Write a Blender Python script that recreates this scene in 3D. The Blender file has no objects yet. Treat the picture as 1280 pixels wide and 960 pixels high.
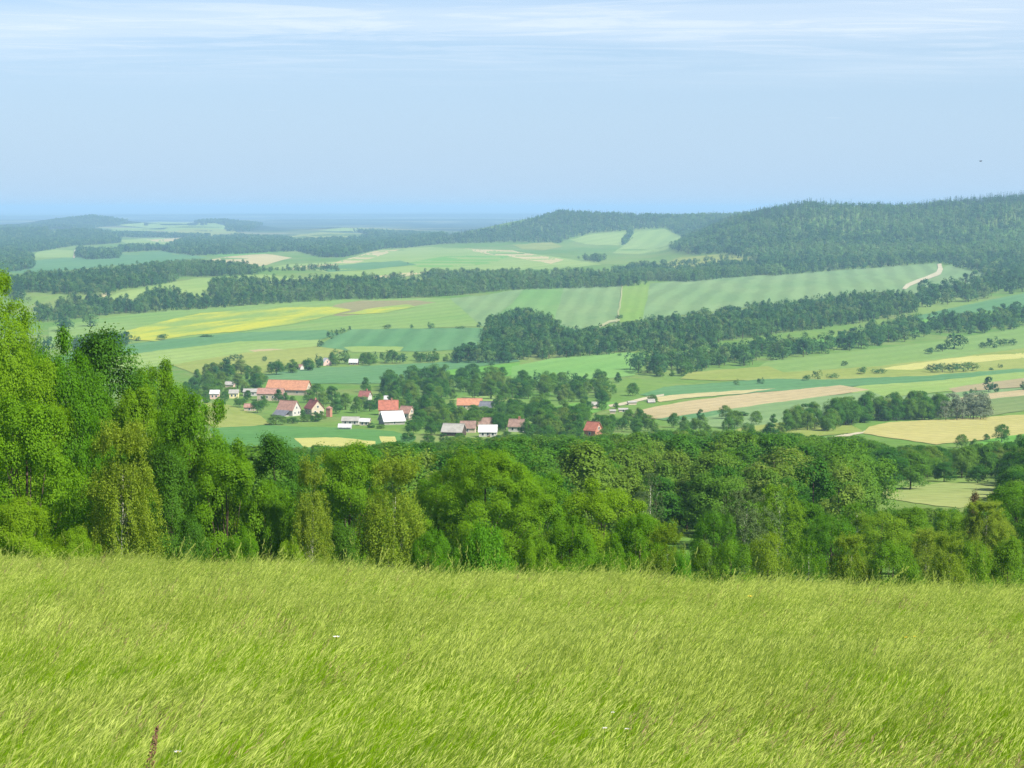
import bpy, math, random
import numpy as np
from mathutils import Vector
from mathutils.geometry import delaunay_2d_cdt

sc = bpy.context.scene
COL = sc.collection
# ------------------------------------------------------------------ camera
F = 2567.0                                    # focal length in pixels of a 1280 px wide frame
PITCH = math.atan((480 - 260) / F)            # eye level shows at row 260
cam_d = bpy.data.cameras.new('camera')
cam = bpy.data.objects.new('camera', cam_d); COL.objects.link(cam)
cam.location = (0, 0, 0)                      # eye level is z = 0
cam.rotation_euler = (math.radians(90) - PITCH, 0, 0)
cam_d.sensor_width = 36.0; cam_d.sensor_fit = 'HORIZONTAL'
cam_d.lens = F / 1280.0 * 36.0
cam_d.clip_start = 0.1; cam_d.clip_end = 200000.0
sc.camera = cam
# ------------------------------------------------------------------ world, sun, exposure
SUN_EL = math.radians(47); SUN_AZ = math.radians(127)      # azimuth clockwise from +Y
world = bpy.data.worlds.new('World'); sc.world = world; world.use_nodes = True
wn = world.node_tree; wn.nodes.clear()
def wnode(t, **kw):
    n = wn.nodes.new(t)
    for k, v in kw.items(): setattr(n, k, v)
    return n
sky = wnode('ShaderNodeTexSky', sky_type='NISHITA', sun_disc=False)
sky.sun_elevation = SUN_EL; sky.sun_rotation = SUN_AZ
sky.altitude = 400; sky.air_density = 1.0; sky.dust_density = 0.1; sky.ozone_density = 2.5
SKY_STRENGTH = 0.061
bg = wnode('ShaderNodeBackground'); bg.inputs['Strength'].default_value = SKY_STRENGTH
wout = wnode('ShaderNodeOutputWorld')
wtc = wnode('ShaderNodeTexCoord'); wsep = wnode('ShaderNodeSeparateXYZ')
wn.links.new(wtc.outputs['Generated'], wsep.inputs[0])
def wmath(op, a, b=None, c=None):
    n = wnode('ShaderNodeMath', operation=op)
    for i, x in enumerate((a, b, c)):
        if x is None: continue
        if isinstance(x, (int, float)): n.inputs[i].default_value = x
        else: wn.links.new(x, n.inputs[i])
    return n.outputs[0]
zc = wmath('MAXIMUM', wsep.outputs[2], 0.006)
zc = wmath('ADD', zc, 0.012)
px_, py_ = wmath('DIVIDE', wsep.outputs[0], zc), wmath('DIVIDE', wsep.outputs[1], zc)
def cloud_noise(sx, sy, off, detail, rough, dist=0.0):
    cb = wnode('ShaderNodeCombineXYZ')
    wn.links.new(wmath('MULTIPLY_ADD', px_, sx, off), cb.inputs[0]); wn.links.new(wmath('MULTIPLY_ADD', py_, sy, off * 0.37), cb.inputs[1])
    n = wnode('ShaderNodeTexNoise'); n.inputs['Scale'].default_value = 1.0; n.inputs['Detail'].default_value = detail
    n.inputs['Roughness'].default_value = rough; n.inputs['Distortion'].default_value = dist
    wn.links.new(cb.outputs[0], n.inputs['Vector']); return n.outputs['Fac']
def wramp(x, a, b):
    n = wnode('ShaderNodeMapRange', interpolation_type='SMOOTHSTEP')
    n.inputs['From Min'].default_value = a; n.inputs['From Max'].default_value = b
    wn.links.new(x, n.inputs['Value']); return n.outputs[0]
veil = wramp(cloud_noise(0.16, 0.36, 5.3, 5, 0.55, 0.6), 0.40, 0.66)       # broad cirrus veil
streak = wramp(cloud_noise(0.75, 1.5, 13.9, 8, 0.66, 1.5), 0.44, 0.66)      # finer streaks
height = wramp(wsep.outputs[2], 0.052, 0.084)                               # the sheet begins some way above the horizon
cl = wmath('MULTIPLY', wmath('ADD', wmath('MULTIPLY', veil, 0.36), wmath('MULTIPLY', streak, 0.24)), height)
puff = wmath('MULTIPLY', wramp(cloud_noise(1.1, 0.9, 27.3, 4, 0.6), 0.68, 0.80), 0.25)
cl = wmath('MINIMUM', wmath('ADD', cl, puff), 0.85)
tint = wnode('ShaderNodeMix', data_type='RGBA', blend_type='MULTIPLY'); tint.inputs['Factor'].default_value = 1.0
tint.inputs['B'].default_value = (0.86, 0.97, 1.17, 1)
wn.links.new(sky.outputs[0], tint.inputs['A'])
mixc = wnode('ShaderNodeMix', data_type='RGBA'); wn.links.new(cl, mixc.inputs['Factor'])
even = wnode('ShaderNodeMix', data_type='RGBA'); wn.links.new(wramp(wsep.outputs[2], 0.22, -0.02), even.inputs['Factor'])
wn.links.new(tint.outputs['Result'], even.inputs['A']); even.inputs['B'].default_value = (4.05, 5.45, 7.0, 1)
wn.links.new(even.outputs['Result'], mixc.inputs['A'])
mixc.inputs['B'].default_value = (7.6, 8.2, 8.9, 1)
wn.links.new(mixc.outputs['Result'], bg.inputs['Color']); wn.links.new(bg.outputs[0], wout.inputs[0])
sun_d = bpy.data.lights.new('sun', 'SUN'); sun_d.energy = 4.9; sun_d.angle = math.radians(0.53); sun_d.color = (1.0, 0.945, 0.84)
sun = bpy.data.objects.new('sun', sun_d); COL.objects.link(sun)
to_sun = Vector((math.sin(SUN_AZ) * math.cos(SUN_EL), math.cos(SUN_AZ) * math.cos(SUN_EL), math.sin(SUN_EL)))
sun.rotation_euler = to_sun.to_track_quat('Z', 'Y').to_euler(); sun.location = to_sun * 500
sc.view_settings.view_transform = 'Standard'; sc.view_settings.look = 'None'; sc.view_settings.gamma = 1.0
sc.view_settings.exposure = 1.05
HAZE_DENSITY = 0.000088; HAZE_COLOR = (0.43, 0.71, 0.96, 1)
cy = sc.cycles
cy.max_bounces = 6; cy.diffuse_bounces = 3; cy.glossy_bounces = 2; cy.transmission_bounces = 4; cy.transparent_max_bounces = 8
cy.use_denoising = True
try: cy.denoiser = 'OPENIMAGEDENOISE'; cy.denoising_prefilter = 'NONE'; cy.denoising_input_passes = 'RGB_ALBEDO_NORMAL'
except Exception: pass
try: sc.render.use_persistent_data = False
except Exception: pass
# ------------------------------------------------------------------ helpers
RNG = np.random.default_rng(7)
_tab = np.random.default_rng(99).random((256, 256))
def vnoise(x, y):
    xi = np.floor(x).astype(int); yi = np.floor(y).astype(int); fx = x - xi; fy = y - yi
    fx = fx * fx * (3 - 2 * fx); fy = fy * fy * (3 - 2 * fy)
    a = _tab[xi & 255, yi & 255]; b = _tab[(xi + 1) & 255, yi & 255]; c = _tab[xi & 255, (yi + 1) & 255]; d = _tab[(xi + 1) & 255, (yi + 1) & 255]
    return (a * (1 - fx) + b * fx) * (1 - fy) + (c * (1 - fx) + d * fx) * fy
def fbm(x, y, o=3):
    s = 0; t = 0; k = 1.0
    for i in range(o): s = s + vnoise(x * 2 ** i + 17.3 * i, y * 2 ** i + 5.1 * i) * k; t += k; k *= 0.5
    return s / t
def sstep(a, b, x):
    t = np.clip((x - a) / (b - a), 0, 1); return t * t * (3 - 2 * t)
def slope_v(v): return np.tan(PITCH + np.arctan((np.asarray(v, float) - 480.0) / F))     # fall per metre of the ray through row v
CP, SP = math.cos(PITCH), math.sin(PITCH)
def project(X, Y, Z):
    dep = Y * CP - Z * SP
    return 640 + F * X / dep, 480 - F * (Y * SP + Z * CP) / dep
# ------------------------------------------------------------------ terrain
_Y = np.array([150, 200, 260, 350, 550, 780, 930, 1100, 1280, 1480, 1700, 2000, 2350, 2650, 3100, 4000, 5200, 6800, 9500, 17000, 43000, 80000.])
_V = {   0: [702, 698, 675, 638, 590, 553, 531, 504, 479, 454, 428, 402, 379, 365, 351, 333, 317, 304, 291, 278, 266, 261.2],
       320: [712, 702, 678, 640, 590, 553, 531, 504, 479, 453, 427, 401, 378, 363, 348, 330, 314, 302, 290, 277.5, 266, 261.2],
       640: [722, 706, 681, 641, 590, 553, 530, 503, 478, 452, 426, 400, 376, 361, 346, 327, 312, 300, 289, 277, 266, 261.2],
       960: [736, 716, 688, 646, 594, 556, 534, 508, 482, 456, 431, 405, 378, 360, 344, 326, 311, 300, 289, 277, 266, 261.2],
      1280: [744, 724, 694, 650, 600, 560, 540, 514, 488, 464, 441, 413, 381, 359, 342, 324, 311, 300, 289, 277, 266, 261.2]}
_LU = np.linspace(-400, 1680, 161); _LY = np.linspace(math.log(150), math.log(80000), 640)
_us = np.array(sorted(_V)); _zc = np.array([-_Y * slope_v(_V[u]) for u in _us])
_zy = np.array([np.interp(_LY, np.log(_Y), r) for r in _zc])
_T = np.array([np.interp(_LU, _us, _zy[:, j]) for j in range(len(_LY))]).T
def _blur(a, k, ax):
    w = np.exp(-np.linspace(-2, 2, 2 * k + 1) ** 2); w /= w.sum()
    p = np.pad(a, [(k, k) if i == ax else (0, 0) for i in range(2)], mode='edge')
    return sum(w[i] * np.take(p, np.arange(i, i + a.shape[ax]), axis=ax) for i in range(2 * k + 1))
_T = _blur(_blur(_T, 20, 0), 12, 1)
BUMPS = [(12, -620, 3000, 320, 260), (9, -150, 3300, 350, 300), (-10, 250, 3300, 500, 260), (10, -480, 2450, 220, 150),
    (30, -4000, 24000, 2500, 1500), (34, 1500, 26000, 4000, 1500), (30, -1200, 33000, 4500, 1600), (26, -5200, 17000, 1500, 1200), (20, -900, 17500, 1600, 1200)]
# hill ridges: distance of the crest, depth of the hill, crest line (column, row)
RIDGES = [(4700, 620, [(-400, 326), (800, 323), (860, 302), (900, 284), (930, 273), (960, 268), (985, 262), (1010, 257), (1050, 256), (1080, 259), (1105, 264), (1140, 263), (1180, 258), (1230, 253), (1280, 249), (1400, 249), (1700, 252)]),
    (6400, 480, [(-400, 304), (440, 304), (500, 302), (560, 295), (600, 286), (640, 277), (680, 270), (710, 268), (760, 271), (830, 274), (900, 272), (960, 270), (1000, 275), (1280, 280), (1700, 280)]),
    (11200, 700, [(-400, 284), (0, 280), (30, 279), (60, 274), (90, 271), (115, 270), (140, 271), (165, 276), (200, 279), (240, 279), (270, 275), (290, 275), (320, 280), (360, 286), (1700, 286)]),
    (9300, 420, [(-400, 288), (0, 286), (60, 284), (120, 287), (180, 287), (235, 283), (275, 284), (340, 288), (420, 284), (470, 284), (520, 287), (580, 290), (1700, 290)]),
    (7600, 420, [(-400, 291), (0, 290), (60, 288), (110, 290), (150, 295), (200, 300), (260, 299), (300, 296), (360, 299), (400, 293), (470, 293), (520, 299), (600, 301), (1700, 301)])]
_RA = []
for _yc, _sy, _pts in RIDGES:
    _b = np.array([np.interp(math.log(_yc), _LY, _T[i]) for i in range(161)]); _p = np.array(_pts, float)
    _amp = np.maximum(-_yc * slope_v(np.interp(_LU, _p[:, 0], _p[:, 1])) - _b, 0)
    _w = np.exp(-np.linspace(-2, 2, 5) ** 2); _RA.append(np.convolve(np.pad(_amp, 2, mode='edge'), _w / _w.sum(), 'valid'))
def terrain(X, Y):
    X = np.asarray(X, float); Y = np.asarray(Y, float)
    Yc = np.maximum(Y, 1.0)
    u = np.clip(640 + F * X / np.maximum(Yc, 20) / 1.004, -399, 1679)
    i = (u + 400) / 2080 * 160; j = (np.clip(np.log(Yc), _LY[0], _LY[-1] - 1e-6) - _LY[0]) / (_LY[-1] - _LY[0]) * 639
    i0 = np.minimum(i.astype(int), 159); j0 = np.minimum(j.astype(int), 638); fi = i - i0; fj = j - j0
    far = (_T[i0, j0] * (1 - fi) + _T[i0 + 1, j0] * fi) * (1 - fj) + (_T[i0, j0 + 1] * (1 - fi) + _T[i0 + 1, j0 + 1] * fi) * fj
    for A, bx, by, sx, sy in BUMPS:
        far = far + A * np.exp(-0.5 * ((X - bx) / sx) ** 2 - 0.5 * ((Y - by) / sy) ** 2)
    for (_yc, _sy, _p), _am in zip(RIDGES, _RA):
        far = far + (fbm(X / 420 + _yc, Y / 420, 2) - 0.5) * np.minimum(np.interp(u, _LU, _am), 60) * 0.55 * np.exp(-0.5 * ((Y - _yc + 950) / (_sy * 0.5)) ** 2)
        far = far + np.interp(u, _LU, _am) * np.exp(-0.5 * ((Y - _yc) / _sy) ** 2)
    far = far + (fbm(X / 160, Y / 260, 1) - 0.5) * 2.2 * sstep(400, 1500, Y) + (fbm(X / 900 + 40, Y / 1500) - 0.5) * 10 * sstep(6500, 12000, Y)
    xt = np.tanh(X / 45) * 45
    dr = np.where(Y < 100, 0.0016 * np.maximum(Y - 40, 0) ** 2, 5.76 + 0.12 * (Y - 100))
    near = -1.75 - 0.1565 * Y - 0.034 * xt * sstep(-20, 25, Y) - dr + (fbm(X / 6, Y / 6) - 0.5) * 0.25
    w = sstep(105, 190, Y)
    return near * (1 - w) + far * w
def raycast(u, v, ymin=240.0, ymax=40000.0):
    u = np.atleast_1d(np.asarray(u, float)); v = np.atleast_1d(np.asarray(v, float))
    dx = (u - 640) / F; dy = CP + (480 - v) / F * SP; dz = -SP + (480 - v) / F * CP
    ys = np.exp(np.linspace(math.log(ymin), math.log(ymax), 420))
    Xo = np.empty_like(u); Yo = np.empty_like(u)
    for a in range(0, len(u), 4000):
        s = slice(a, a + 4000); Yg = ys[None, :]; Xg = (dx[s] / dy[s])[:, None] * Yg; Zr = (dz[s] / dy[s])[:, None] * Yg
        below = Zr < terrain(Xg, Yg + 0 * Xg)
        k = np.where(below.any(1), below.argmax(1), len(ys) - 1); k = np.maximum(k, 1)
        lo = ys[k - 1].copy(); hi = ys[k].copy()
        for _ in range(22):
            m = 0.5 * (lo + hi); b = (dz[s] / dy[s]) * m < terrain((dx[s] / dy[s]) * m, m)
            hi = np.where(b, m, hi); lo = np.where(b, lo, m)
        Yo[s] = hi; Xo[s] = dx[s] / dy[s] * hi
    return Xo, Yo, terrain(Xo, Yo)
def inside(poly, x, y):
    p = np.asarray(poly, float); r = np.zeros(np.shape(x), bool); n = len(p)
    for i in range(n):
        x1, y1 = p[i]; x2, y2 = p[(i + 1) % n]
        c = ((y1 > y) != (y2 > y))
        with np.errstate(divide='ignore', invalid='ignore'):
            r ^= c & (x < (x2 - x1) * (y - y1) / (y2 - y1 if y2 != y1 else 1e-9) + x1)
    return r
# ------------------------------------------------------------------ mesh building
def mesh_np(name, V, Q=None, mats=(), mat_idx=None, T=None, smooth=False):
    me = bpy.data.meshes.new(name); V = np.asarray(V, np.float32)
    loops = []; starts = []; tot = 0
    if Q is not None and len(Q):
        Q = np.asarray(Q, np.int32); loops.append(Q.ravel()); starts.append(np.arange(len(Q)) * 4); tot += len(Q) * 4
    if T is not None and len(T):
        T = np.asarray(T, np.int32); loops.append(T.ravel()); starts.append(tot + np.arange(len(T)) * 3)
    L = np.concatenate(loops); S = np.concatenate(starts)
    me.vertices.add(len(V)); me.vertices.foreach_set('co', V.ravel())
    me.loops.add(len(L)); me.loops.foreach_set('vertex_index', L)
    me.polygons.add(len(S)); me.polygons.foreach_set('loop_start', S.astype(np.int32))
    for m in mats: me.materials.append(m)
    if mat_idx is not None: me.polygons.foreach_set('material_index', np.asarray(mat_idx, np.int32))
    if smooth: me.polygons.foreach_set('use_smooth', np.ones(len(S), bool))
    me.update(calc_edges=True); me.validate()
    return me
def link(name, me, parent=None, loc=(0, 0, 0), rz=0.0):
    o = bpy.data.objects.new(name, me); COL.objects.link(o); o.location = loc; o.rotation_euler = (0, 0, rz)
    if parent is not None: o.parent = parent
    return o
def tag(o, label=None, cat=None, group=None, kind=None):
    if label: o['label'] = label
    if cat: o['category'] = cat
    if group: o['group'] = group
    if kind: o['kind'] = kind
    return o
def empty(name, loc, rz=0.0):
    o = bpy.data.objects.new(name, None); COL.objects.link(o); o.location = loc; o.rotation_euler = (0, 0, rz); o.empty_display_size = 0.3
    return o
class MB:
    def __init__(s): s.v = []; s.f = []; s.m = []
    def add(s, vs, fs, mi=0):
        k = len(s.v); s.v += [tuple(p) for p in vs]; s.f += [tuple(i + k for i in f) for f in fs]; s.m += [mi] * len(fs)
    def box(s, x0, y0, z0, x1, y1, z1, mi=0):
        s.add([(x0, y0, z0), (x1, y0, z0), (x1, y1, z0), (x0, y1, z0), (x0, y0, z1), (x1, y0, z1), (x1, y1, z1), (x0, y1, z1)],
              [(0, 3, 2, 1), (4, 5, 6, 7), (0, 1, 5, 4), (1, 2, 6, 5), (2, 3, 7, 6), (3, 0, 4, 7)], mi)
    def tube(s, pts, rad, n=6, mi=0, cap=True):
        pts = [Vector(p) for p in pts]; rings = []
        for i, p in enumerate(pts):
            d = (pts[min(i + 1, len(pts) - 1)] - pts[max(i - 1, 0)]).normalized()
            a = d.orthogonal().normalized() if i == 0 else (rings_a - d * rings_a.dot(d)).normalized()
            rings_a = a; b = d.cross(a)
            rings.append([p + (a * math.cos(2 * math.pi * k / n) + b * math.sin(2 * math.pi * k / n)) * rad[i] for k in range(n)])
        vs = [q for r in rings for q in r]; fs = []
        for i in range(len(pts) - 1):
            for k in range(n): fs.append((i * n + k, i * n + (k + 1) % n, (i + 1) * n + (k + 1) % n, (i + 1) * n + k))
        if cap: fs.append(tuple((len(pts) - 1) * n + k for k in range(n)))
        s.add(vs, fs, mi)
    def mesh(s, name, mats, smooth=False):
        me = bpy.data.meshes.new(name); me.from_pydata(s.v, [], s.f)
        for m in mats: me.materials.append(m)
        me.polygons.foreach_set('material_index', s.m)
        if smooth: me.polygons.foreach_set('use_smooth', [True] * len(s.f))
        me.update(); return me
# ------------------------------------------------------------------ materials
class NT:
    def __init__(s, name):
        s.m = bpy.data.materials.new(name); s.m.use_nodes = True; s.t = s.m.node_tree; s.t.nodes.clear()
        s.out = s.n('ShaderNodeOutputMaterial')
    def n(s, t, **kw):
        n = s.t.nodes.new(t)
        for k, v in kw.items(): setattr(n, k, v)
        return n
    def set(s, sock, x):
        if isinstance(x, bpy.types.NodeSocket): s.t.links.new(x, sock)
        elif isinstance(x, (tuple, list)) and len(x) == 3 and sock.type == 'RGBA': sock.default_value = (*x, 1)
        else: sock.default_value = x
    def math(s, op, a, b=None, c=None, clamp=False):
        n = s.n('ShaderNodeMath', operation=op, use_clamp=clamp)
        for i, x in enumerate((a, b, c)):
            if x is not None: s.set(n.inputs[i], x)
        return n.outputs[0]
    def mix(s, f, a, b, blend='MIX'):
        n = s.n('ShaderNodeMix', data_type='RGBA', blend_type=blend); s.set(n.inputs['Factor'], f); s.set(n.inputs['A'], a); s.set(n.inputs['B'], b)
        return n.outputs['Result']
    def range(s, x, a, b, c=0.0, d=1.0, smooth=True):
        n = s.n('ShaderNodeMapRange', interpolation_type='SMOOTHSTEP' if smooth else 'LINEAR')
        for k, v in zip(('Value', 'From Min', 'From Max', 'To Min', 'To Max'), (x, a, b, c, d)): s.set(n.inputs[k], v)
        return n.outputs[0]
    def noise(s, vec, scale, detail=3, rough=0.55, dist=0.0):
        n = s.n('ShaderNodeTexNoise'); s.set(n.inputs['Vector'], vec); s.set(n.inputs['Scale'], scale)
        n.inputs['Detail'].default_value = detail; n.inputs['Roughness'].default_value = rough; n.inputs['Distortion'].default_value = dist
        return n.outputs['Fac']
    def pos(s): return s.n('ShaderNodeNewGeometry').outputs['Position']
    def mapped(s, vec, rz=0.0, scale=(1, 1, 1), loc=(0, 0, 0)):
        n = s.n('ShaderNodeMapping'); s.set(n.inputs['Vector'], vec); n.inputs['Rotation'].default_value = (0, 0, rz)
        n.inputs['Scale'].default_value = scale; n.inputs['Location'].default_value = loc
        return n.outputs[0]
    def ramp(s, x, stops):
        n = s.n('ShaderNodeValToRGB'); e = n.color_ramp.elements
        while len(e) < len(stops): e.new(0.5)
        for i, (p, c) in enumerate(stops): e[i].position = p; e[i].color = (*c, 1)
        s.set(n.inputs[0], x); return n.outputs[0]
    def diffuse(s, col, rough=0.9, spec=0.1, bump=None, bump_d=0.1):
        p = s.n('ShaderNodeBsdfPrincipled'); s.set(p.inputs['Base Color'], col); s.set(p.inputs['Roughness'], rough)
        p.inputs['Specular IOR Level'].default_value = spec
        if bump is not None:
            b = s.n('ShaderNodeBump'); b.inputs['Distance'].default_value = bump_d; s.set(b.inputs['Height'], bump); s.t.links.new(b.outputs[0], p.inputs['Normal'])
        s.t.links.new(p.outputs[0], s.out.inputs['Surface']); return p
    def leafy(s, col, trans_col, tf=0.35, spec=0.08, rough=0.6):
        p = s.n('ShaderNodeBsdfPrincipled'); s.set(p.inputs['Base Color'], col); p.inputs['Roughness'].default_value = rough
        p.inputs['Specular IOR Level'].default_value = spec
        t = s.n('ShaderNodeBsdfTranslucent'); s.set(t.inputs['Color'], trans_col)
        m = s.n('ShaderNodeMixShader'); m.inputs[0].default_value = tf
        s.t.links.new(p.outputs[0], m.inputs[1]); s.t.links.new(t.outputs[0], m.inputs[2]); s.t.links.new(m.outputs[0], s.out.inputs['Surface'])
def foliage_mat(name, stops, tf=0.35, leafvar=0.2, tgain=1.6):
    n = NT(name)
    rnd = n.n('ShaderNodeObjectInfo').outputs['Random']
    col = n.ramp(rnd, stops)
    isl = n.n('ShaderNodeNewGeometry').outputs['Random Per Island']
    k = n.range(isl, 0, 1, 1 - leafvar, 1 + leafvar, smooth=False)
    col = n.mix(1.0, col, n.n('ShaderNodeCombineColor').outputs[0], 'MULTIPLY') if False else n.mix(1.0, col, gray(n, k), 'MULTIPLY')
    tc = n.mix(1.0, col, (tgain * 1.05, tgain * 1.1, tgain * 0.45), 'MULTIPLY')
    n.leafy(col, tc, tf); return n.m
def gray(n, k):
    c = n.n('ShaderNodeCombineColor')
    for i in range(3): n.set(c.inputs[i], k)
    return c.outputs[0]
def plain(name, col, rough=0.85, spec=0.15, var=0.15, scale=0.6):
    n = NT(name); p = n.pos(); f = n.noise(p, scale, 5, 0.6); f2 = n.noise(p, scale * 9, 3, 0.6)
    k = n.math('ADD', n.range(f, 0.3, 0.7, 1 - var, 1 + var), n.range(f2, 0.3, 0.7, -var * .5, var * .5))
    n.diffuse(n.mix(1.0, col, gray(n, k), 'MULTIPLY'), rough, spec, f2, 0.02); return n.m
M = {}
M['maple'] = foliage_mat('maple_leaf', [(0.0, (0.072, 0.185, 0.004)), (0.35, (0.100, 0.215, 0.005)), (0.7, (0.130, 0.242, 0.006)), (1.0, (0.160, 0.258, 0.008))], 0.42)
M['ash'] = foliage_mat('ash_leaf', [(0.0, (0.045, 0.130, 0.008)), (1.0, (0.065, 0.150, 0.009))], 0.32)
M['birch'] = foliage_mat('birch_leaf', [(0.0, (0.140, 0.215, 0.012)), (1.0, (0.175, 0.240, 0.020))], 0.36)
M['bush'] = foliage_mat('bush_leaf', [(0.0, (0.080, 0.215, 0.008)), (1.0, (0.095, 0.235, 0.010))], 0.36)
M['alder'] = foliage_mat('alder_leaf', [(0.0, (0.064, 0.165, 0.006)), (0.4, (0.090, 0.195, 0.008)), (0.75, (0.125, 0.220, 0.010)), (1.0, (0.155, 0.235, 0.014))], 0.40)
M['willow'] = foliage_mat('willow_leaf', [(0.0, (0.070, 0.118, 0.038)), (1.0, (0.095, 0.140, 0.048))], 0.3)
M['forest'] = foliage_mat('forest_leaf', [(0.0, (0.032, 0.112, 0.010)), (0.3, (0.052, 0.148, 0.011)), (0.55, (0.075, 0.172, 0.012)), (0.8, (0.095, 0.185, 0.018)), (0.95, (0.115, 0.190, 0.020)), (1.0, (0.130, 0.195, 0.030))], 0.36)
M['distant'] = foliage_mat('distant_leaf', [(0.0, (0.018, 0.075, 0.018)), (0.4, (0.034, 0.112, 0.022)), (0.8, (0.068, 0.160, 0.028)), (1.0, (0.120, 0.185, 0.050))], 0.28)
M['light'] = foliage_mat('light_leaf', [(0.0, (0.060, 0.150, 0.030)), (0.6, (0.090, 0.180, 0.036)), (1.0, (0.125, 0.190, 0.060))], 0.3)
M['spruce'] = foliage_mat('spruce_needle', [(0.0, (0.018, 0.055, 0.024)), (1.0, (0.034, 0.078, 0.030))], 0.12, 0.3)
M['silver'] = foliage_mat('silver_leaf', [(0.0, (0.12, 0.16, 0.085)), (1.0, (0.15, 0.18, 0.105))], 0.2)
M['russet'] = foliage_mat('russet_leaf', [(0.0, (0.085, 0.062, 0.025)), (1.0, (0.10, 0.075, 0.03))], 0.2)
M['bark'] = plain('bark', (0.085, 0.065, 0.045), 0.95, 0.05, 0.35, 3.0)
def birch_bark():
    n = NT('birch_bark'); p = n.mapped(n.pos(), 0, (1, 1, 5)); f = n.noise(p, 1.4, 4, 0.65)
    n.diffuse(n.mix(n.range(f, 0.52, 0.62), (0.55, 0.52, 0.45), (0.06, 0.05, 0.045)), 0.8, 0.15); return n.m
M['birch_bark'] = birch_bark()
# ------------------------------------------------------------------ ground sheet
def ground_mat():
    n = NT('grassland'); p = n.pos()
    a = n.noise(p, 1 / 420, 4, 0.55); b = n.noise(p, 1 / 60, 4, 0.6); c = n.noise(p, 1 / 7, 3, 0.6)
    col = n.mix(n.range(a, 0.38, 0.62), (0.088, 0.180, 0.030), (0.140, 0.215, 0.048))
    col = n.mix(n.range(b, 0.45, 0.75, 0, 0.7), col, (0.175, 0.190, 0.070))
    col = n.mix(n.range(c, 0.4, 0.75, 0, 0.45), col, (0.060, 0.110, 0.026))
    y = n.n('ShaderNodeSeparateXYZ'); n.t.links.new(p, y.inputs[0])
    # far plain: belts of wood and farmland too distant to tell apart
    pm = n.mapped(p, 0, (1 / 1500, 1 / 1100, 0)); w = n.noise(pm, 1.0, 5, 0.62, 0.4)
    pm2 = n.mapped(p, 0, (1 / 600, 1 / 500, 0)); w2 = n.noise(pm2, 1.0, 4, 0.6)
    farc = n.mix(n.range(w2, 0.42, 0.6), (0.07, 0.12, 0.045), (0.17, 0.18, 0.09))
    farc = n.mix(n.range(w, 0.42, 0.48), farc, (0.022, 0.045, 0.018))
    col = n.mix(n.range(y.outputs[1], 6500, 9000), col, farc)
    n.diffuse(col, 1.0, 0.0, c, 0.6); return n.m
M['ground'] = ground_mat()
a_in = np.linspace(-0.275, 0.275, 230); a_out = np.linspace(0.29, 1.1, 26)
aa = np.concatenate([-a_out[::-1], a_in, a_out])
yy = np.concatenate([np.linspace(-40, 3, 10), np.linspace(5, 130, 70), np.exp(np.linspace(math.log(134), math.log(7600), 300)), np.exp(np.linspace(math.log(7800), math.log(60000), 60))])
AA, YY = np.meshgrid(aa, yy); XX = AA * (YY + 55); ZZ = terrain(XX, YY)
nr, nc = XX.shape; idx = np.arange(nr * nc).reshape(nr, nc)
Q = np.stack([idx[:-1, :-1], idx[:-1, 1:], idx[1:, 1:], idx[1:, :-1]], -1).reshape(-1, 4)
tag(link('ground', mesh_np('ground', np.stack([XX, YY, ZZ], -1).reshape(-1, 3), Q, [M['ground']], smooth=True)), kind='structure')
# ------------------------------------------------------------------ fields draped on the ground
def world_angle(p0, p1):
    X, Y, Z = raycast([p0[0], p1[0]], [p0[1], p1[1]]); return math.atan2(Y[1] - Y[0], X[1] - X[0])
def crop_mat(name, c1, c2, ang, period=24.0, stripe=0.18, patch=0.6, row=0.0, c3=None):
    n = NT(name); p = n.pos()
    q = n.mapped(p, -ang)                                    # local x runs along the rows
    s = n.n('ShaderNodeSeparateXYZ'); n.t.links.new(q, s.inputs[0])
    along = n.mapped(q, 0, (0.12, 1, 1))
    wob = n.math('MULTIPLY', n.math('SUBTRACT', n.noise(q, 1 / 160, 2, 0.5), 0.5), period * 0.7)
    ph = n.math('FRACT', n.math('DIVIDE', n.math('ADD', s.outputs[1], wob), period))
    tri = n.math('ABSOLUTE', n.math('SUBTRACT', ph, 0.5))
    band = n.range(tri, 0.12, 0.38)
    var = n.noise(along, 1 / (period * 0.55), 4, 0.6)
    pat = n.noise(n.mapped(q, 0, (0.45, 1, 1)), 1 / 95, 4, 0.55)
    f = n.math('ADD', n.math('MULTIPLY', n.range(pat, 0.34, 0.66), patch), n.math('MULTIPLY', n.range(var, 0.3, 0.7), 1 - patch))
    col = n.mix(f, c1, c2)
    if c3 is not None: col = n.mix(n.range(n.noise(n.mapped(q, 0, (0.22, 1, 1)), 1 / 34, 5, 0.6, 0.3), 0.36, 0.64), col, c3)
    k = n.math('ADD', n.math('MULTIPLY', band, stripe * 0.6), 1 - stripe * 0.3)
    k = n.math('ADD', k, n.range(n.noise(p, 1 / 5.0, 3, 0.7), 0.25, 0.75, -0.12, 0.12))
    n.diffuse(n.mix(1.0, col, gray(n, k), 'MULTIPLY'), 1.0, 0.0); return n.m
_zlev = [0]
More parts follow.
